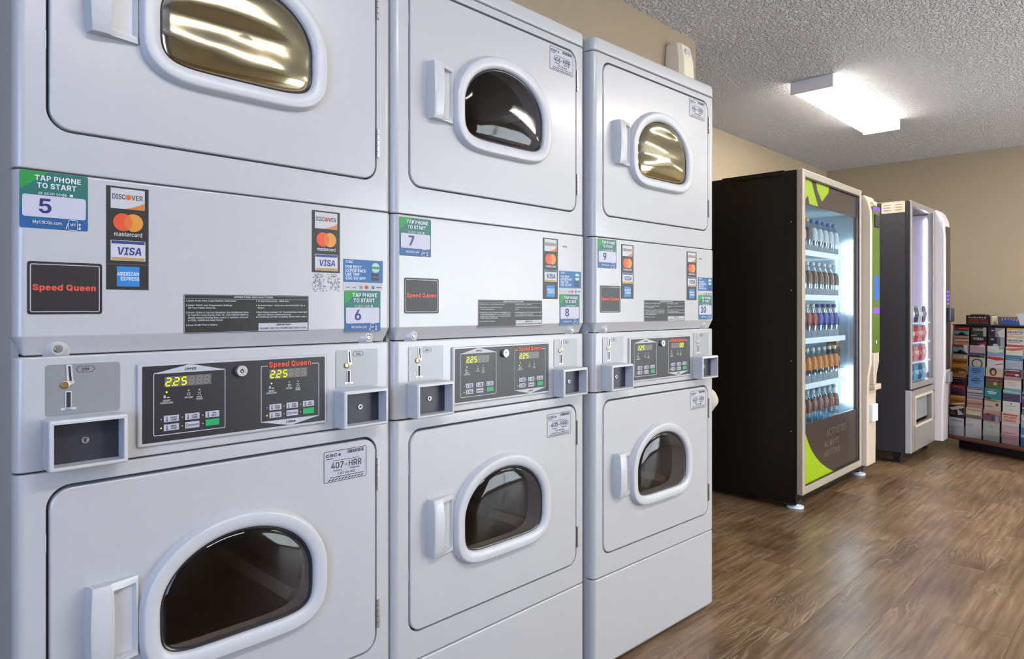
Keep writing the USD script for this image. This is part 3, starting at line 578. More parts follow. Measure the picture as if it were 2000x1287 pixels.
obj('door_frame', [rb(0, .040, 0, .033, ZB, ZT, .004), rb(WG - .032, WG, 0, .033, ZB, ZT, .004), rb(.03, WG - .02, .001, .033, ZT - .038, ZT, .004), rb(.03, WG - .02, .001, .033, ZB, ZB + .040, .004)], 'silver_frame', dr, 30)
obj('frame_lining', plate(frame2(.040, WG - .032, ZB + .040, ZT - .038, .007), .010, .003), 'black_rubber', dr)
obj('glass', plate(R(.038, WG - .030, .45, 1.655), .022, .003), 'case_glass', dr)
obj('graphic_panel', [plate(R(.038, WG - .030, 1.654, ZT - .036), .024, .006), plate(R(.038, WG - .030, ZB + .038, .451), .024, .006), plate(R(WG - .075, WG - .030, .45, 1.655), .0265, .003)], 'graphic_dark', dr)
yg = .0180
leaf1 = Polygon([(.040, 1.791), (.165, 1.791), (.205, 1.735), (.268, 1.656), (.040, 1.656)]).difference(Polygon([(.045, 1.656), (.12, 1.70), (.14, 1.656)]))
obj('leaf_graphic', plate(leaf1, yg, .0004), 'graphic_green', dr, label='green leaf shape'); obj('leaf_graphic', plate(Polygon([(.235, 1.791), (.436, 1.785), (.428, 1.752), (.325, 1.690), (.255, 1.745)]), yg, .0004), 'graphic_green', dr, label='green leaf shape')
obj('curve_graphic', plate(Polygon([(.040, .124), (.040, .450), (.062, .450), (.085, .400), (.125, .345), (.175, .295), (.235, .250), (.310, .205), (.400, .165), (.480, .135), (.520, .124)]), yg, .0004), 'graphic_green', dr, label='bright green curved field')
obj('lettering', plate(many(txt('ACTIVITIES', .40, .345, .040, .33, 400), txt('ALWAYS', .36, .285, .034, .24, 400), txt('ANYTIME', .36, .230, .034, .26, 400)), yg, .0003), ink(112, 100, 92), dr)
for k, (yy, w_, g_) in enumerate(((.149, .005, 'reflection_dim'), (.116, .008, 'reflection_dim'), (.085, .015, 'tube_reflection_cool'), (.052, .022, 'tube_reflection_cool'))):  # front bar is a tube; the others are its reflections built as glow
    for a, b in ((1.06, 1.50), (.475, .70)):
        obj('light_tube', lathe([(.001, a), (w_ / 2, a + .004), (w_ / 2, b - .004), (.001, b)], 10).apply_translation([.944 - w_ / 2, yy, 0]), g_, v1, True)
TRAYS = (1.398, 1.148, .905, .650, .407)
for z in TRAYS[:4]:
    obj('tray', [rb(.045, .80, .050, .38, z - .010, z, .002), rb(.045, .80, .046, .052, z - .020, z + .012, .002), *[bx(.085 + k * .088, .0865 + k * .088, .055, .38, z, z + .05) for k in range(8)]], 'tray_white', v1, 30)
obj('tray', [bx(.80, .93, .08, .38, .700, .708)], 'tray_white', v1)
cl = xf('coin_column', (.966, 0, 0), 0, v1)
prof = [(.085, -.028), (.30, -.030), (.50, -.030), (.66, -.036), (.74, -.050), (1.60, -.052), (1.70, -.050), (1.765, -.030), (1.80, -.010)]
def column(w, prof, y1):
    return loft([np.c_[np.array([(0.002, y1), (0, 0), (.006, d * .85), (.016, d), (w - .016, d), (w - .004, d * .8), (w, 0), (w, y1)]), np.full(8, z)] for z, d in prof])
obj('column_body', column(.186, prof, .034), 'champagne', cl, 30)
obj('green_panel', plate(R(.030, .165, .80, 1.735, .004), -.0525, .002), 'column_green', cl, label='green front panel of the coin column')
obj('screen', plate(R(.060, .135, 1.135, 1.290, .003), -.0545, .002), 'screen_blue', cl)
obj('reader_light', [plate(R(.055, .150, 1.05, 1.085, .006), -.0545, .004)], 'led_violet', cl); obj('top_light', plate(R(.030, .165, 1.705, 1.725, .003), -.0546, .003), 'led_violet', cl)
obj('card_reader', rb(.055, .135, -.064, -.050, 1.60, 1.68, .004), 'lock_plate', cl, 30)
obj('coin_knob', lathe_y([(.014, 0), (.014, .006), (.009, .009), (.0001, .009)], .09, -.0535, .865), 'chrome', cl)
obj('coin_tray', [rb(.03, .160, -.066, -.03, .565, .60, .004), rb(.03, .045, -.060, -.03, .60, .79, .004)], 'champagne', cl, 30)
obj('coin_return', rb(.045, .150, -.050, -.028, .36, .47, .004), 'tray_white', cl, 30)
obj('top_sticker', plate(R(.05, .13, 1.742, 1.765), -.0475, .002), ink(230, 218, 190), cl)
obj('base_rail', rb(.03, 1.12, .03, .08, .045, .085, .004), 'case_black', v1, 30); obj('base_rail', rb(.03, 1.12, D1 - .10, D1 - .05, .03, .085, .004), 'case_black', v1, 30)
for x in (.05, 1.08):
    for yy in (.075, D1 - .09):
        obj('leg_bracket', rb(x - .045, x + .045, yy - .035, yy + .035, .022, .075, .003), 'black_rubber', v1, 30)
        obj('foot', lathe([(.043, .0005), (.045, .004), (.044, .010), (.016, .015), (.014, .03)], 18).apply_translation([x, yy - .015, 0]), 'tray_white', v1, 30, 'round pale foot')

glass_mat('bottle_clear', (0.78, 0.86, 0.90), 1.4, 0.08, add=0.10)
BODY = [(.001, 0), (.026, .001), (.030, .008), (.0305, .030), (.0275, .050), (.0305, .075), (.031, .110), (.029, .128), (.022, .152), (.0135, .172), (.0125, .186)]
BODY_M, CAP_M = lathe(BODY, 14), lathe([(.0145, .184), (.0150, .186), (.0150, .202), (.013, .204)], 12)
LAB_M = lathe([(.0308, .078), (.0316, .080), (.0318, .108), (.0300, .127), (.0225, .1515), (.022, .1515)], 14)
KINDS = [((60, 120, 200), (196, 214, 230), 'clear water bottle with pale label, %s from the left on the top tray', 'water bottles on the top tray'),
         ((220, 226, 230), (74, 52, 48), 'bottle with dark brown label, %s from the left on the second tray down', 'brown label bottles on the second tray'),
         ((40, 60, 150), (44, 62, 160), 'bottle with blue label, %s from the left on the third tray down', 'blue label bottles on the third tray'),
         ((226, 226, 224), (206, 130, 60), 'bottle with orange label, %s from the left on the fourth tray down', 'orange label bottles on the fourth tray'),
         ((214, 220, 226), (122, 70, 56), 'bottle with reddish brown label, %s from the left on the bottom tray', 'reddish brown label bottles on the bottom tray')]
NTH = ('first', 'second', 'third', 'fourth', 'fifth', 'sixth', 'seventh', 'eighth')
def make_bottle(label, cap, lab, loc, group):
    b = thing('drink_bottle', label, 'bottle', loc, 0, group)
    obj('bottle_body', BODY_M, 'bottle_clear', b, True); obj('cap', CAP_M, ink(*cap, 0.4), b, 30); obj('bottle_label', LAB_M, ink(*lab, 0.4), b, 30)
    return b
for r, (z, (cap, lab, label, group)) in enumerate(zip(TRAYS, KINDS)):
    first = None
    for k in range(8):
        x = VX + .130 + k * .088 + (.0 if k < 8 else 0); loc = (x, VY + .098, z + .0004)
        if r == 0 and k == 2:
            make_bottle('clear bottle with yellow cap and dark label on the top tray', (206, 190, 60), (60, 52, 50), loc, None); continue
        if r == 2 and k in (2, 3):
            make_bottle('bottle with red label, %s from the left on the third tray down' % NTH[k], (214, 214, 216), (150, 52, 44), loc, 'red label bottles on the third tray'); continue
        first = dup(first, 'drink_bottle', loc, 0, label % NTH[k], group) if first else make_bottle(label % NTH[k], cap, lab, loc, group)
for x, z, w_, h_, col, label in ((.862, .708, .07, .13, (112, 76, 56), 'brown snack carton on the small side tray of the drinks machine'), (.862, .8385, .065, .10, (160, 140, 90), 'tan snack carton stacked on the brown one in the drinks machine')):
    t = thing('snack_carton', label, 'carton', (VX + x, VY + .14, z + .0004))
    obj('carton_body', rb(-w_ / 2, w_ / 2, -.03, .03, 0, h_, .002), ink(*col), t, 30); obj('carton_band', plate(R(-w_ / 2 + .004, w_ / 2 - .004, h_ * .3, h_ * .55), -.030, .0005), ink(214, 196, 160), t)

# ------------------------------------------------------------------ snack vending machine
mat('case_gray', srgb(54, 51, 54), 0.45)
mat('panel_silver', srgb(150, 142, 136), 0.38, 0.4)
mat('liner_violet', srgb(206, 196, 216), 0.4)
UX, UY = 5.285, 1.300
v2 = thing('vending_machine', 'grey snack vending machine with violet lit glass beside the brochure rack', 'vending machine', (UX, UY, 0))
D2, GW = .80, .655
obj('cabinet', [rb(0, .03, .034, D2, .078, ZT, .004), bx(.81, .84, .04, D2, .08, ZT), bx(.03, .81, D2 - .02, D2, .08, ZT), bx(.03, .81, .04, D2 - .02, ZT - .03, ZT), bx(.03, .81, .04, D2 - .02, .080, .11), bx(.648, .660, .04, D2 - .02, .11, ZT - .03)], 'case_gray', v2, 30)
obj('door_gasket', [bx(-.001, .012, .012, .0335, .52, ZT - .005), *[bx(-.003, -.0008, .014, .030, z, z + .012) for z in np.arange(.56, 1.8, .055)]], 'black_rubber', v2)
obj('liner', [bx(.03, .648, .42, .435, .53, ZT - .04), bx(.030, .034, .05, .42, .53, ZT - .04), bx(.643, .648, .05, .42, .53, ZT - .04), bx(.034, .643, .05, .42, .52, .53)], 'liner_violet', v2)
d2 = xf('glass_door', (0, 0, 0), 0, v2)
obj('door_frame', [rb(.008, .045, 0, .012, .520, ZT, .003), rb(GW - .035, GW, 0, .033, .520, ZT, .003), rb(.04, GW - .03, .001, .033, ZT - .035, ZT, .003), rb(.04, GW - .03, .001, .033, .520, .560, .003)], 'panel_silver', d2, 30)
obj('glass', plate(R(.043, GW - .033, .558, ZT - .033), .012, .003), 'case_glass', d2)
lp = obj('lower_panel', [rb(.0, .10, 0, .033, .081, .508, .003), rb(.09, GW, 0, .033, .081, .262, .003), rb(.09, GW, 0, .033, .458, .508, .003), rb(.555, GW, 0, .033, .25, .47, .003)], 'panel_silver', v2, 30)
obj('lower_edge', rb(-.002, .004, -.001, .034, .081, .515, .0015), ink(214, 212, 218), v2)
obj('delivery_bin', [plate(R(.09, .565, .255, .465), .060, .004), bx(.09, .10, .033, .06, .26, .46), bx(.555, .565, .033, .06, .26, .46)], 'graphic_dark', v2)
obj('bin_frame', plate(frame2(.085, .570, .250, .470, .016, .010), 0, .008), 'champagne', v2)
obj('bin_flap', plate(R(.115, .540, .285, .445, .006), .030, .004), 'coin_steel', v2)
obj('light_strip', rb(.632, .643, .046, .062, .60, 1.76, .003), 'tube_violet', v2)
for z in (.56, .70, .84, .98): obj('tray', [rb(.045, .625, .022, .40, z - .010, z, .002)], 'tray_white', v2)
c2 = xf('coin_column', (.660, 0, 0), 0, v2)
obj('column_body', column(.180, [(.082, -.050), (.35, -.050), (.50, -.056), (.62, -.066), (1.62, -.066), (1.74, -.058), (1.80, -.035), (1.825, -.012)], .034), mat('pearl', srgb(206, 196, 196), 0.35, 0.1) and 'pearl', c2, 30)
obj('front_panel', plate(R(.030, .160, .62, 1.70, .004), -.0665, .002), 'graphic_dark', c2)
obj('keypad', [plate(R(.05 + .025 * i, .065 + .025 * i, 1.11 + .03 * j, 1.125 + .03 * j), -.0686, .002) for i in range(3) for j in range(4)], 'led_violet', c2)
obj('bill_reader', rb(.04, .165, -.095, -.066, .98, 1.085, .008), 'lock_plate', c2, 30)
obj('coin_return', rb(.05, .15, -.085, -.052, .52, .60, .006), 'coin_steel', c2, 30)
def leg(x, y):
    return loft([np.c_[np.array([(x - a, y - b), (x + a, y - b), (x + a, y + b), (x - a, y + b)]), np.full(4, z)] for z, a, b in ((.0005, .030, .024), (.012, .030, .024), (.015, .018, .016), (.079, .045, .035))])
for x in (.07, .77):
    for y in (.10, D2 - .10): obj('leg', leg(x, y), 'black_rubber', v2)
sg = plate(R(-.075, .075, 0, .076), 0, .001); lines = many(*[R(a, a + .045, q, q + .004) for a in (-.062, .012) for q in (.018, .036, .054)])
sgt = plate(lines, -.001, .0004)
for m_ in (sg, sgt): m_.apply_transform(trimesh.transformations.rotation_matrix(-math.pi / 2, [0, 0, 1])); m_.apply_translation([-.0004, .110, 1.749])
obj('notice_sticker', sg, ink(226, 216, 190), v2); obj('lettering', sgt, ink(130, 120, 104), v2)
# snack packets standing on the trays
PK = [((70, 92, 150), 'blue'), ((206, 206, 214), 'white'), ((196, 70, 84), 'red'), ((110, 170, 190), 'light blue'), ((64, 54, 96), 'dark purple'), ((214, 150, 160), 'pink')]
ORD = ('first', 'second', 'third', 'fourth')
def packet(w, h):
    def sec(z, th, q): return np.c_[np.array([(-w / 2 * q, 0), (0, -th), (w / 2 * q, 0), (0, th)]), np.full(4, z)]
    return loft([sec(0, .001, 1), sec(.012, .012, .96), sec(h * .5, .019, .94), sec(h - .012, .012, .96), sec(h, .001, 1)])
for r, z in enumerate((.56, .70, .84, .98)):
    for k in range(4):
        col, nm = PK[(r * 2 + k * 3 + r // 2) % 6]
        t = thing('snack_packet', '%s snack packet, %s from the left on the %s tray of the grey machine' % (nm, ORD[k], ('lowest', 'second lowest', 'third lowest', 'highest')[r]), 'snack packet', (UX + .21 + k * .108, UY + .046, z + .0004))
        obj('bag', packet(.10, .118), ink(*col, 0.25), t, 30); obj('print_band', lathe([(.001, .045), (.0195, .046), (.0195, .075), (.001, .076)], 4).apply_transform(np.diag([2.35, 1.03, 1, 1])), ink(min(col[0] + 60, 240), min(col[1] + 50, 240), min(col[2] + 30, 240)), t)

# ------------------------------------------------------------------ brochure rack
mat('rack_wood', srgb(96, 52, 42), 0.38)
mat('rack_dark', srgb(34, 26, 26), 0.5)
A0 = np.array([6.196, 1.278]); DIR = np.array([-.4037, -.9149]); RZ = math.atan2(DIR[1], DIR[0])     # local x runs along the rack, local +y behind it
RL, RTOP = .92, .958
# local y axis = DIR turned by +90 degrees
rk = thing('brochure_rack', 'dark wooden brochure rack full of leaflets by the end wall', 'brochure rack', (*A0, 0), RZ)
def back(z): return .022 + .060 * (z - .10) / .86
obj('backboard', loft([np.array([(0.0, back(.10) + .02, .10), (RL, back(.10) + .02, .10), (RL, back(.95) + .02, .95), (0, back(.95) + .02, .95)]), np.array([(0.0, .40, .10), (RL, .40, .10), (RL, .40, .95), (0, .40, .95)])]), 'rack_dark', rk)
obj('ledge', rb(-.012, RL + .012, -.020, .40, .075, .102, .004), 'rack_wood', rk, 30, 'reddish brown bottom ledge')
obj('rack_top', rb(-.006, RL + .006, .075, .405, .948, RTOP, .003), 'rack_dark', rk, 30)
obj('side_panel', [loft([np.array([(-.010, .0, .10), (-.010, .40, .10), (-.010, .40, .955), (-.010, .062, .955)]), np.array([(-.001, .0, .10), (-.001, .40, .10), (-.001, .40, .955), (-.001, .062, .955)])])], 'champagne', rk)
obj('plinth', rb(.03, RL - .03, .10, .38, .0005, .076, .004), 'rack_dark', rk, 30)
ROWZ = [.938, .870, .802, .727, .642, .562, .490, .410, .330, .240]
def row_y(r): return back(.938) - .006 - .0072 * r
PITCH, BW = .1315, .1170
for r in range(10):
    obj('pocket_strip', plate(R(.004, RL - .004, ROWZ[r] - .155, ROWZ[r] - .150 + .003), row_y(r) - .0030, .0012), 'clear_acrylic', rk)
obj('front_pocket', [plate(R(.004, RL - .004, .103, .178), -.016, .003), bx(.004, .007, -.016, .02, .103, .178), bx(RL - .007, RL - .004, -.016, .02, .103, .178)], 'clear_acrylic', rk, label='clear acrylic front pocket')
H = .150
def T_(s, v, h, w, col, wt=800): return ('lettering', txt(s, BW / 2, H - v, h, w, wt, 'c'), col)
def B_(u0, u1, v0, v1, col): return ('print_block', R(u0 * BW, u1 * BW, H - v1, H - v0), col)
def V_(pts, col): return ('print_shape', Polygon([(u * BW, H - v) for u, v in pts]), col)
def E_(u, v, rx, ry, col): return ('print_shape', affinity.scale(Point(u * BW, H - v).buffer(1, 8), rx, ry), col)
CITY = V_([(0, .07), (.1, .055), (.25, .06), (.4, .046), (.55, .040), (.7, .052), (.85, .06), (1, .066), (1, .074), (0, .074)], (40, 16, 14))
NAVY, WHITE = (40, 44, 92), (226, 222, 216)
D = {}   # (row, column): (cover colour, prints, look)
D[0, 0] = ((96, 168, 176), [B_(0, 1, 0, .030, (150, 34, 24)), B_(.3, 1, .010, .018, (226, 120, 60)), CITY], 'red and teal leaflet with a dark skyline')
D[0, 1] = ((40, 38, 34), [B_(.78, 1, 0, .075, (186, 182, 160)), B_(.2, .7, .042, .058, (70, 96, 62)), B_(0, .4, .058, .066, (190, 150, 110)), T_('KEMAH', .028, .020, .080, (206, 196, 200))], 'black leaflet lettered in pale capitals with green picture')
D[0, 2] = ((150, 148, 146), [B_(0, .42, 0, .075, (46, 34, 58)), E_(.26, .020, .013, .005, (200, 190, 226)), V_([(.55, .03), (.95, .005), (1, .005), (1, .075), (.7, .075)], (216, 212, 206))], 'grey leaflet with violet left side and pale streak')
D[0, 3] = ((226, 214, 200), [B_(0, 1, 0, .014, (226, 176, 70)), B_(.7, 1, .004, .016, (120, 186, 180)), B_(0, 1, .056, .075, (226, 190, 130)), T_('GALVESTON', .034, .012, .105, NAVY), B_(.1, .9, .042, .045, (120, 110, 130))], 'white leaflet with yellow header and navy title')
D[0, 4] = ((200, 196, 188), [B_(0, 1, 0, .02, (90, 120, 70)), B_(0, 1, .04, .06, (150, 60, 60))], 'pale leaflet with green header')
D[1, 0] = ((190, 160, 132), [B_(0, 1, .018, .024, (170, 50, 40)), B_(0, 1, .044, .050, (120, 30, 24)), V_([(0, .036), (1, .026), (1, .040), (0, .046)], (222, 190, 150))], 'tan leaflet with red stripes')
D[1, 1] = ((36, 32, 30), [V_([(.3, .060), (1, .040), (1, .060)], (176, 50, 58)), E_(.75, .066, .02, .006, (222, 214, 200)), T_('KEMAH', .028, .019, .075, (206, 196, 200))], 'black leaflet lettered in pale capitals with red wedge')
D[1, 2] = ((96, 98, 118), [B_(0, .55, 0, .075, (36, 32, 46)), E_(.26, .018, .013, .005, (200, 190, 226)), B_(.75, 1, .0, .07, (168, 168, 172)), E_(.45, .062, .02, .012, (206, 204, 214))], 'dark blue grey leaflet with violet oval')
D[1, 3] = ((226, 220, 210), [B_(.55, 1, 0, .006, (130, 200, 190)), B_(0, 1, .050, .075, (212, 84, 72)), T_('GALVESTON', .026, .012, .105, NAVY), B_(.08, .85, .034, .037, (120, 100, 120))], 'white leaflet with navy title above a coral band')
D[1, 4] = ((70, 90, 84), [B_(0, 1, .03, .05, (210, 200, 180))], 'dark green leaflet with pale band')
D[2, 0] = ((104, 170, 176), [B_(0, 1, 0, .022, (176, 54, 34)), V_([(.7, .0), (1, 0), (1, .07), (.8, .05)], (222, 222, 216)), CITY], 'teal leaflet with orange top, white corner and dark skyline')
D[2, 1] = ((200, 176, 180), [E_(.8, .004, .03, .006, (232, 226, 214)), B_(0, 1, .034, .038, (206, 150, 166)), B_(0, 1, .058, .075, (92, 78, 116))], 'pinkish grey leaflet with purple foot')
D[2, 2] = ((222, 224, 212), [B_(.72, 1, .002, .022, (120, 190, 176)), V_([(0, .042), (.5, .050), (1, .040), (1, .075), (0, .075)], (140, 176, 206)), V_([(.1, .006), (.5, .0), (.7, .04)], (236, 236, 230))], 'white leaflet with light blue wave')
D[2, 3] = ((228, 224, 208), [V_([(0, .012), (1, .004), (1, .018), (.4, .028), (0, .022)], (222, 110, 84)), B_(0, 1, .060, .075, (60, 140, 160))], 'cream leaflet with orange wave and blue foot')
D[2, 4] = ((60, 52, 60), [B_(.1, .9, .02, .03, (190, 180, 170))], 'dark plum leaflet with one pale bar')
D[3, 0] = ((196, 172, 146), [B_(0, 1, .004, .008, (150, 110, 90)), B_(.78, .9, .008, .03, (226, 216, 200)), B_(0, 1, .034, .080, (170, 110, 40)), B_(0, 1, .050, .066, (110, 66, 30))], 'beige leaflet with brown and gold lower half')
D[3, 1] = ((214, 206, 184), [B_(0, .7, 0, .016, (56, 46, 56)), B_(.7, 1, 0, .018, (50, 120, 60)), ('print_shape', affinity.scale(Point(BW * .5, H - .062).buffer(1, 10), .042, .036).difference(affinity.scale(Point(BW * .5, H - .062).buffer(1, 10), .033, .028)).intersection(sbox(0, 0, BW, H)), (44, 56, 50))], 'cream leaflet with dark green arch')
D[3, 2] = ((220, 222, 224), [V_([(0, .002), (1, .006), (1, .024), (.6, .030), (0, .018)], (206, 52, 36)), V_([(.5, .058), (1, .048), (1, .054), (.6, .064)], (200, 80, 70))], 'white leaflet with a red sash')
D[3, 3] = ((176, 186, 204), [B_(0, 1, 0, .020, (50, 130, 150)), B_(.1, .8, .010, .013, (170, 206, 210)), B_(0, 1, .030, .034, (196, 204, 220))], 'pale blue leaflet with teal header')
D[3, 4] = ((206, 186, 80), [B_(0, 1, 0, .012, (110, 160, 70))], 'yellow leaflet with green edge')
D[4, 0] = ((168, 112, 40), [B_(0, 1, .0, .014, (206, 140, 40)), V_([(0, .03), (.5, .02), (1, .034), (1, .06), (0, .06)], (96, 66, 30)), B_(.5, .9, .045, .06, (176, 150, 80))], 'golden brown leaflet with dark hills')
D[4, 1] = ((104, 154, 204), [T_('...', .02, .004, .02, NAVY), B_(.25, .75, .016, .022, NAVY), B_(.18, .82, .030, .036, NAVY), B_(.3, .7, .044, .049, NAVY)], 'blue leaflet with three navy lines, upper of two')
D[4, 2] = ((214, 198, 166), [E_(.45, .030, .026, .030, (84, 46, 36)), E_(.46, .034, .013, .018, (222, 172, 130)), B_(0, 1, .066, .080, (120, 40, 46))], 'beige leaflet with a dark haired face')
D[4, 3] = ((90, 56, 66), [B_(0, .9, .006, .012, (220, 206, 204)), B_(.1, .8, .030, .040, (206, 70, 76)), E_(.75, .040, .014, .008, (236, 206, 206)), B_(0, 1, .054, .08, (186, 150, 146))], 'dark red leaflet with white bar and pale foot')
D[4, 4] = ((206, 150, 130), [B_(0, 1, .03, .045, (150, 70, 60))], 'salmon leaflet with red brown band')
D[5, 0] = ((34, 20, 32), [B_(0, 1, 0, .012, (196, 110, 90)), B_(.1, .9, .020, .026, (120, 90, 110)), B_(.3, .6, .045, .05, (60, 50, 110))], 'black leaflet with salmon top edge')
D[5, 1] = ((110, 158, 206), [B_(.25, .75, .008, .014, NAVY), B_(.18, .82, .022, .030, NAVY), B_(.3, .7, .040, .046, (60, 90, 150))], 'blue leaflet with three navy lines, lower of two')
D[5, 2] = ((92, 28, 40), [B_(0, 1, .020, .08, (84, 100, 44)), E_(.6, .036, .014, .012, (206, 170, 110)), B_(.05, .9, .006, .012, (170, 110, 120))], 'maroon leaflet with green lower half')
D[5, 3] = ((226, 222, 214), [B_(.1, .7, .012, .015, (170, 160, 150)), B_(.15, .85, .024, .027, (190, 170, 160)), B_(.15, .7, .036, .039, (190, 170, 160)), B_(0, 1, .058, .08, (130, 176, 176))], 'white leaflet with faint text lines and teal foot')
D[5, 4] = ((84, 160, 160), [B_(0, 1, .03, .05, (100, 84, 130))], 'teal leaflet with violet band')
D[6, 0] = ((150, 30, 44), [B_(.2, .8, .012, .015, (206, 170, 160)), B_(0, 1, .030, .05, (60, 50, 66)), B_(0, 1, .05, .08, (44, 34, 54))], 'crimson leaflet with black lower half')
D[6, 1] = ((176, 176, 176), [B_(0, 1, .004, .010, (120, 40, 52)), B_(0, 1, .016, .022, (90, 100, 150)), B_(0, 1, .028, .036, (206, 200, 186)), B_(0, 1, .046, .052, (86, 24, 32)), B_(0, 1, .062, .07, (110, 120, 160))], 'grey leaflet with maroon and blue stripes')
D[6, 2] = ((14, 140, 146), [B_(.3, .6, .010, .013, (200, 226, 222)), T_('.....', .022, .003, .03, WHITE), B_(.18, .76, .022, .030, WHITE), B_(.25, .68, .034, .041, WHITE), B_(0, .4, .064, .08, (60, 70, 50))], 'teal leaflet with white title bars')
D[6, 3] = ((124, 176, 180), [V_([(0, .002), (1, .010), (1, .018), (0, .012)], (170, 206, 206)), B_(0, 1, .024, .08, (76, 66, 104)), E_(.5, .05, .005, .005, (40, 30, 60))], 'teal and purple leaflet')
D[6, 4] = ((120, 40, 130), [B_(0, 1, .006, .012, (222, 206, 226)), B_(0, 1, .034, .05, (90, 180, 160))], 'purple leaflet with white stripe')
D[7, 0] = ((176, 112, 44), [V_([(0, .01), (1, .002), (1, .016), (0, .020)], (216, 160, 70)), B_(0, 1, .036, .05, (120, 80, 36)), V_([(.1, .066), (1, .050), (1, .06), (.2, .076)], (226, 206, 160))], 'orange brown leaflet with slanted cream stripe')
D[7, 1] = ((196, 140, 126), [B_(0, 1, .0, .012, (130, 136, 160)), B_(0, 1, .018, .024, (206, 196, 176)), V_([(0, .046), (1, .040), (1, .050), (0, .056)], (150, 90, 80))], 'dusty pink leaflet with slate top edge')
D[7, 2] = ((206, 186, 164), [V_([(0, .004), (.3, .0), (1, .010), (1, .014), (0, .012)], (110, 90, 70)), E_(.78, .036, .011, .011, (80, 76, 80)), B_(0, .5, .05, .056, (120, 110, 130))], 'beige leaflet with dark round emblem')
D[7, 3] = ((226, 224, 214), [E_(.5, .014, .006, .006, (90, 130, 110)), B_(.2, .8, .026, .034, (190, 210, 180)), B_(.4, .6, .058, .061, (140, 140, 140))], 'white leaflet with small green crest')
D[7, 4] = ((110, 36, 120), [B_(0, 1, .03, .04, (220, 206, 220)), B_(0, 1, .05, .08, (60, 160, 140))], 'violet leaflet with mint foot')
D[8, 0] = ((44, 38, 40), [V_([(.0, .02), (.7, .0), (1, 0), (1, .010), (.2, .04)], (206, 200, 206)), V_([(.55, .02), (1, .06), (.6, .07)], (196, 190, 200)), B_(.1, .4, .05, .07, (120, 80, 60))], 'black and white leaflet with slanted bars')
D[8, 1] = ((206, 196, 172), [B_(.1, 1, .012, .020, (150, 140, 120)), B_(.1, .9, .040, .046, (226, 220, 200)), B_(0, 1, .054, .08, (110, 104, 96))], 'cream leaflet with grey foot')
D[8, 2] = ((200, 150, 140), [V_([(0, .030), (.4, .022), (1, .034), (1, .08), (0, .08)], (120, 80, 90)), B_(.5, .62, .04, .08, (60, 56, 100)), B_(.75, .95, .036, .08, (150, 160, 186)), E_(.3, .03, .008, .01, (80, 50, 40))], 'pink leaflet with a crowd picture')
D[8, 3] = ((226, 206, 198), [B_(.06, .94, .010, .078, (222, 190, 176)), B_(.06, .94, .010, .020, (206, 74, 56)), T_('STARS', .042, .015, .082, (206, 84, 66)), T_('DINING', .064, .014, .082, (206, 96, 76))], 'pale leaflet with red framed lettering')
D[8, 4] = ((176, 190, 196), [V_([(.0, .02), (.6, .03), (.3, .06)], (226, 220, 206))], 'pale grey blue leaflet with cream shape')
D[9, 0] = ((196, 196, 200), [B_(.1, .9, .02, .026, (130, 130, 140))], 'pale grey leaflet in the front pocket, first from the left')
D[9, 1] = ((206, 204, 206), [B_(.1, .5, .03, .05, (176, 180, 186))], 'white leaflet in the front pocket, second from the left')
D[9, 2] = ((180, 190, 184), [E_(.5, .03, .02, .008, (150, 180, 160)), B_(0, 1, .07, .09, (206, 200, 190))], 'grey green leaflet in the front pocket')
D[9, 3] = ((216, 176, 186), [B_(0, 1, 0, .012, (186, 180, 206)), B_(.06, .9, .05, .058, (190, 120, 136)), B_(.06, .9, .068, .10, (206, 150, 166))], 'pink leaflet in the front pocket')
D[9, 4] = ((70, 140, 190), [B_(0, 1, .05, .07, (170, 190, 216))], 'blue leaflet in the front pocket')
COL = ('first', 'second', 'third', 'fourth', 'fifth')
for (r, k), (cover, prints, look) in sorted(D.items()):
    x0 = .012 + k * PITCH + (.003 if r % 2 else 0); y0 = row_y(r); hh = H if r < 9 else .135
    loc = A0 + DIR * x0 + np.array([-DIR[1], DIR[0]]) * y0
    lab = look if 'pocket' in look else '%s, row %d column %d%s' % (look, r + 1, k + 1, ' of the rack' if len(look.split()) < 10 else '')
    t = thing('leaflet', lab, 'leaflet', (*loc, ROWZ[r] - H if r < 9 else .1035), RZ)
    obj('cover', rb(0, BW, -.0015, .0015, 0, hh, .0006, 4), ink(*cover, 0.35), t)
    for i, (nm, poly, col) in enumerate(prints):
        if hasattr(poly, 'bounds'):
            if r == 9: poly = affinity.translate(poly, 0, .135 - H)
            poly = poly.intersection(sbox(.001, .001, BW - .001, hh - .0005))
            gs = [g for g in getattr(poly, 'geoms', [poly]) if g.geom_type == 'Polygon' and g.area > 1e-8]
            if gs: obj(nm, plate(many(*gs), -.0015 - .00022 * i, .0003), ink(*col, 0.35), t)
def on_rack(name, label, cat, x, y, z=RTOP + .0005, rot=0.0):
    loc = A0 + DIR * x + np.array([-DIR[1], DIR[0]]) * y
    return thing(name, label, cat, (*loc, z), RZ + rot)
t = on_rack('display_box', 'dark red printed counter box standing on the rack', 'box', .060, .14)
obj('box_body', [rb(0, .185, 0, .06, 0, .070, .002)], ink(48, 30, 26), t, 30); obj('print_band', plate(R(.02, .165, .030, .040), 0, .0004), ink(190, 44, 60), t); obj('lettering', plate(many(*[R(.02 + .02 * k, .034 + .02 * k, .048, .060 - .003 * (k % 2)) for k in range(7)]), 0, .0004), ink(206, 196, 180), t)
obj('picture', plate(many(R(.015, .10, .006, .026), R(.11, .17, .004, .022)), 0, .0004), ink(120, 80, 50), t); obj('side_flap', rb(.186, .200, .0, .05, 0, .066, .001), ink(220, 204, 176), t)
obj('box_lid', rb(.03, .14, .005, .055, .0702, .078, .002), ink(90, 70, 58), t)
t = on_rack('display_box', 'blue printed box with white rays on top of the rack', 'box', .300, .14)
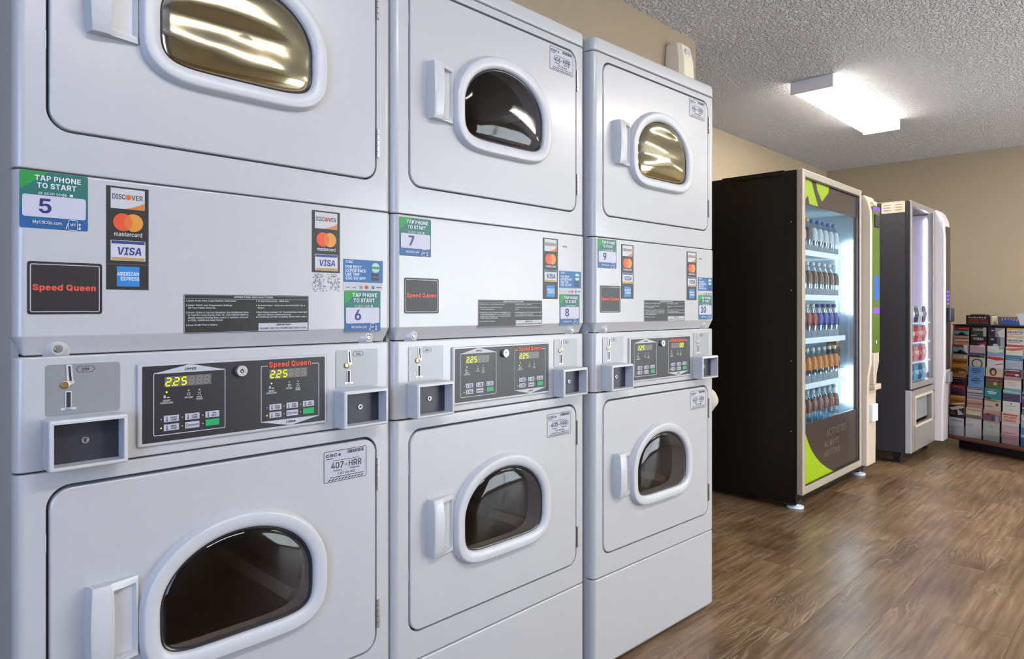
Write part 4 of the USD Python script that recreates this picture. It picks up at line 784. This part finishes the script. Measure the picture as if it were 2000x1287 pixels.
obj('box_body', rb(0, .30, 0, .12, 0, .060, .002), ink(120, 96, 84), t, 30)
obj('picture', plate(affinity.scale(Point(.085, .0).buffer(1, 16), .075, .052).intersection(sbox(.002, .002, .298, .058)), 0, .0005), ink(62, 92, 160), t)
obj('print_rays', plate(many(*[Polygon([(.03 + .02 * k, .034 + .004 * (2 - abs(k - 2))), (.037 + .02 * k, .034 + .004 * (2 - abs(k - 2))), (.033 + .022 * k, .056)]) for k in range(6)]), -.0006, .0004), ink(220, 226, 240), t)
obj('silver_wrap', [loft([np.array([(.16, .0, 0), (.30, .0, 0), (.30, .11, 0), (.16, .11, 0)]), np.array([(.13, .005, .085), (.29, .005, .075), (.29, .10, .075), (.13, .10, .085)])]).apply_translation([0, -.004, 0.0005])], mat('foil', (.6, .6, .6), .3, .7) and 'foil', t)

# ------------------------------------------------------------------ small things on the wall and by the dryers
t = thing('air_freshener', 'cream plastic dispenser on the wall above the farthest dryer', 'dispenser', (3.060, YW, 2.16))
def disp(z, hw, d): return np.c_[np.array([(-hw, 0), (-hw, -d * .78), (-hw * .72, -d), (hw * .72, -d), (hw, -d * .78), (hw, 0)]), np.full(6, z)]
obj('dispenser_body', loft([disp(0, .060, .088), disp(.02, .066, .100), disp(.16, .062, .094), disp(.235, .054, .078), disp(.250, .046, .064)]), 'cream_plastic', t, 35)
obj('nozzle_dish', lathe_y([(.026, 0), (.025, .004), (.020, .002), (.0001, .001)], .0, -.086, .195, 20), 'white_plastic', t, 30)
t = thing('hanging_cloth', 'off white cloth bundle behind the right side of the farthest dryer', 'cloth', (2.368, 1.275, .685))
v = trimesh.creation.icosphere(3, 1.0); p = v.vertices; n = meshkit.fbm(p * 1.7 + 3, 3, 4)[:, None]
v.vertices = p * (0.88 + .24 * n) * np.array([.060, .040, .050]) + [0, 0, .05]
obj('cloth', v, mat('cloth_cream', srgb(180, 172, 156), 0.85) and 'cloth_cream', t, True)
ho = trimesh.creation.cylinder(.004, .03, sections=10); ho.apply_transform(trimesh.transformations.rotation_matrix(math.pi / 2, [0, 1, 0])); ho.apply_translation([-.062, 0, .085]); obj('hook', ho, 'chrome', t)
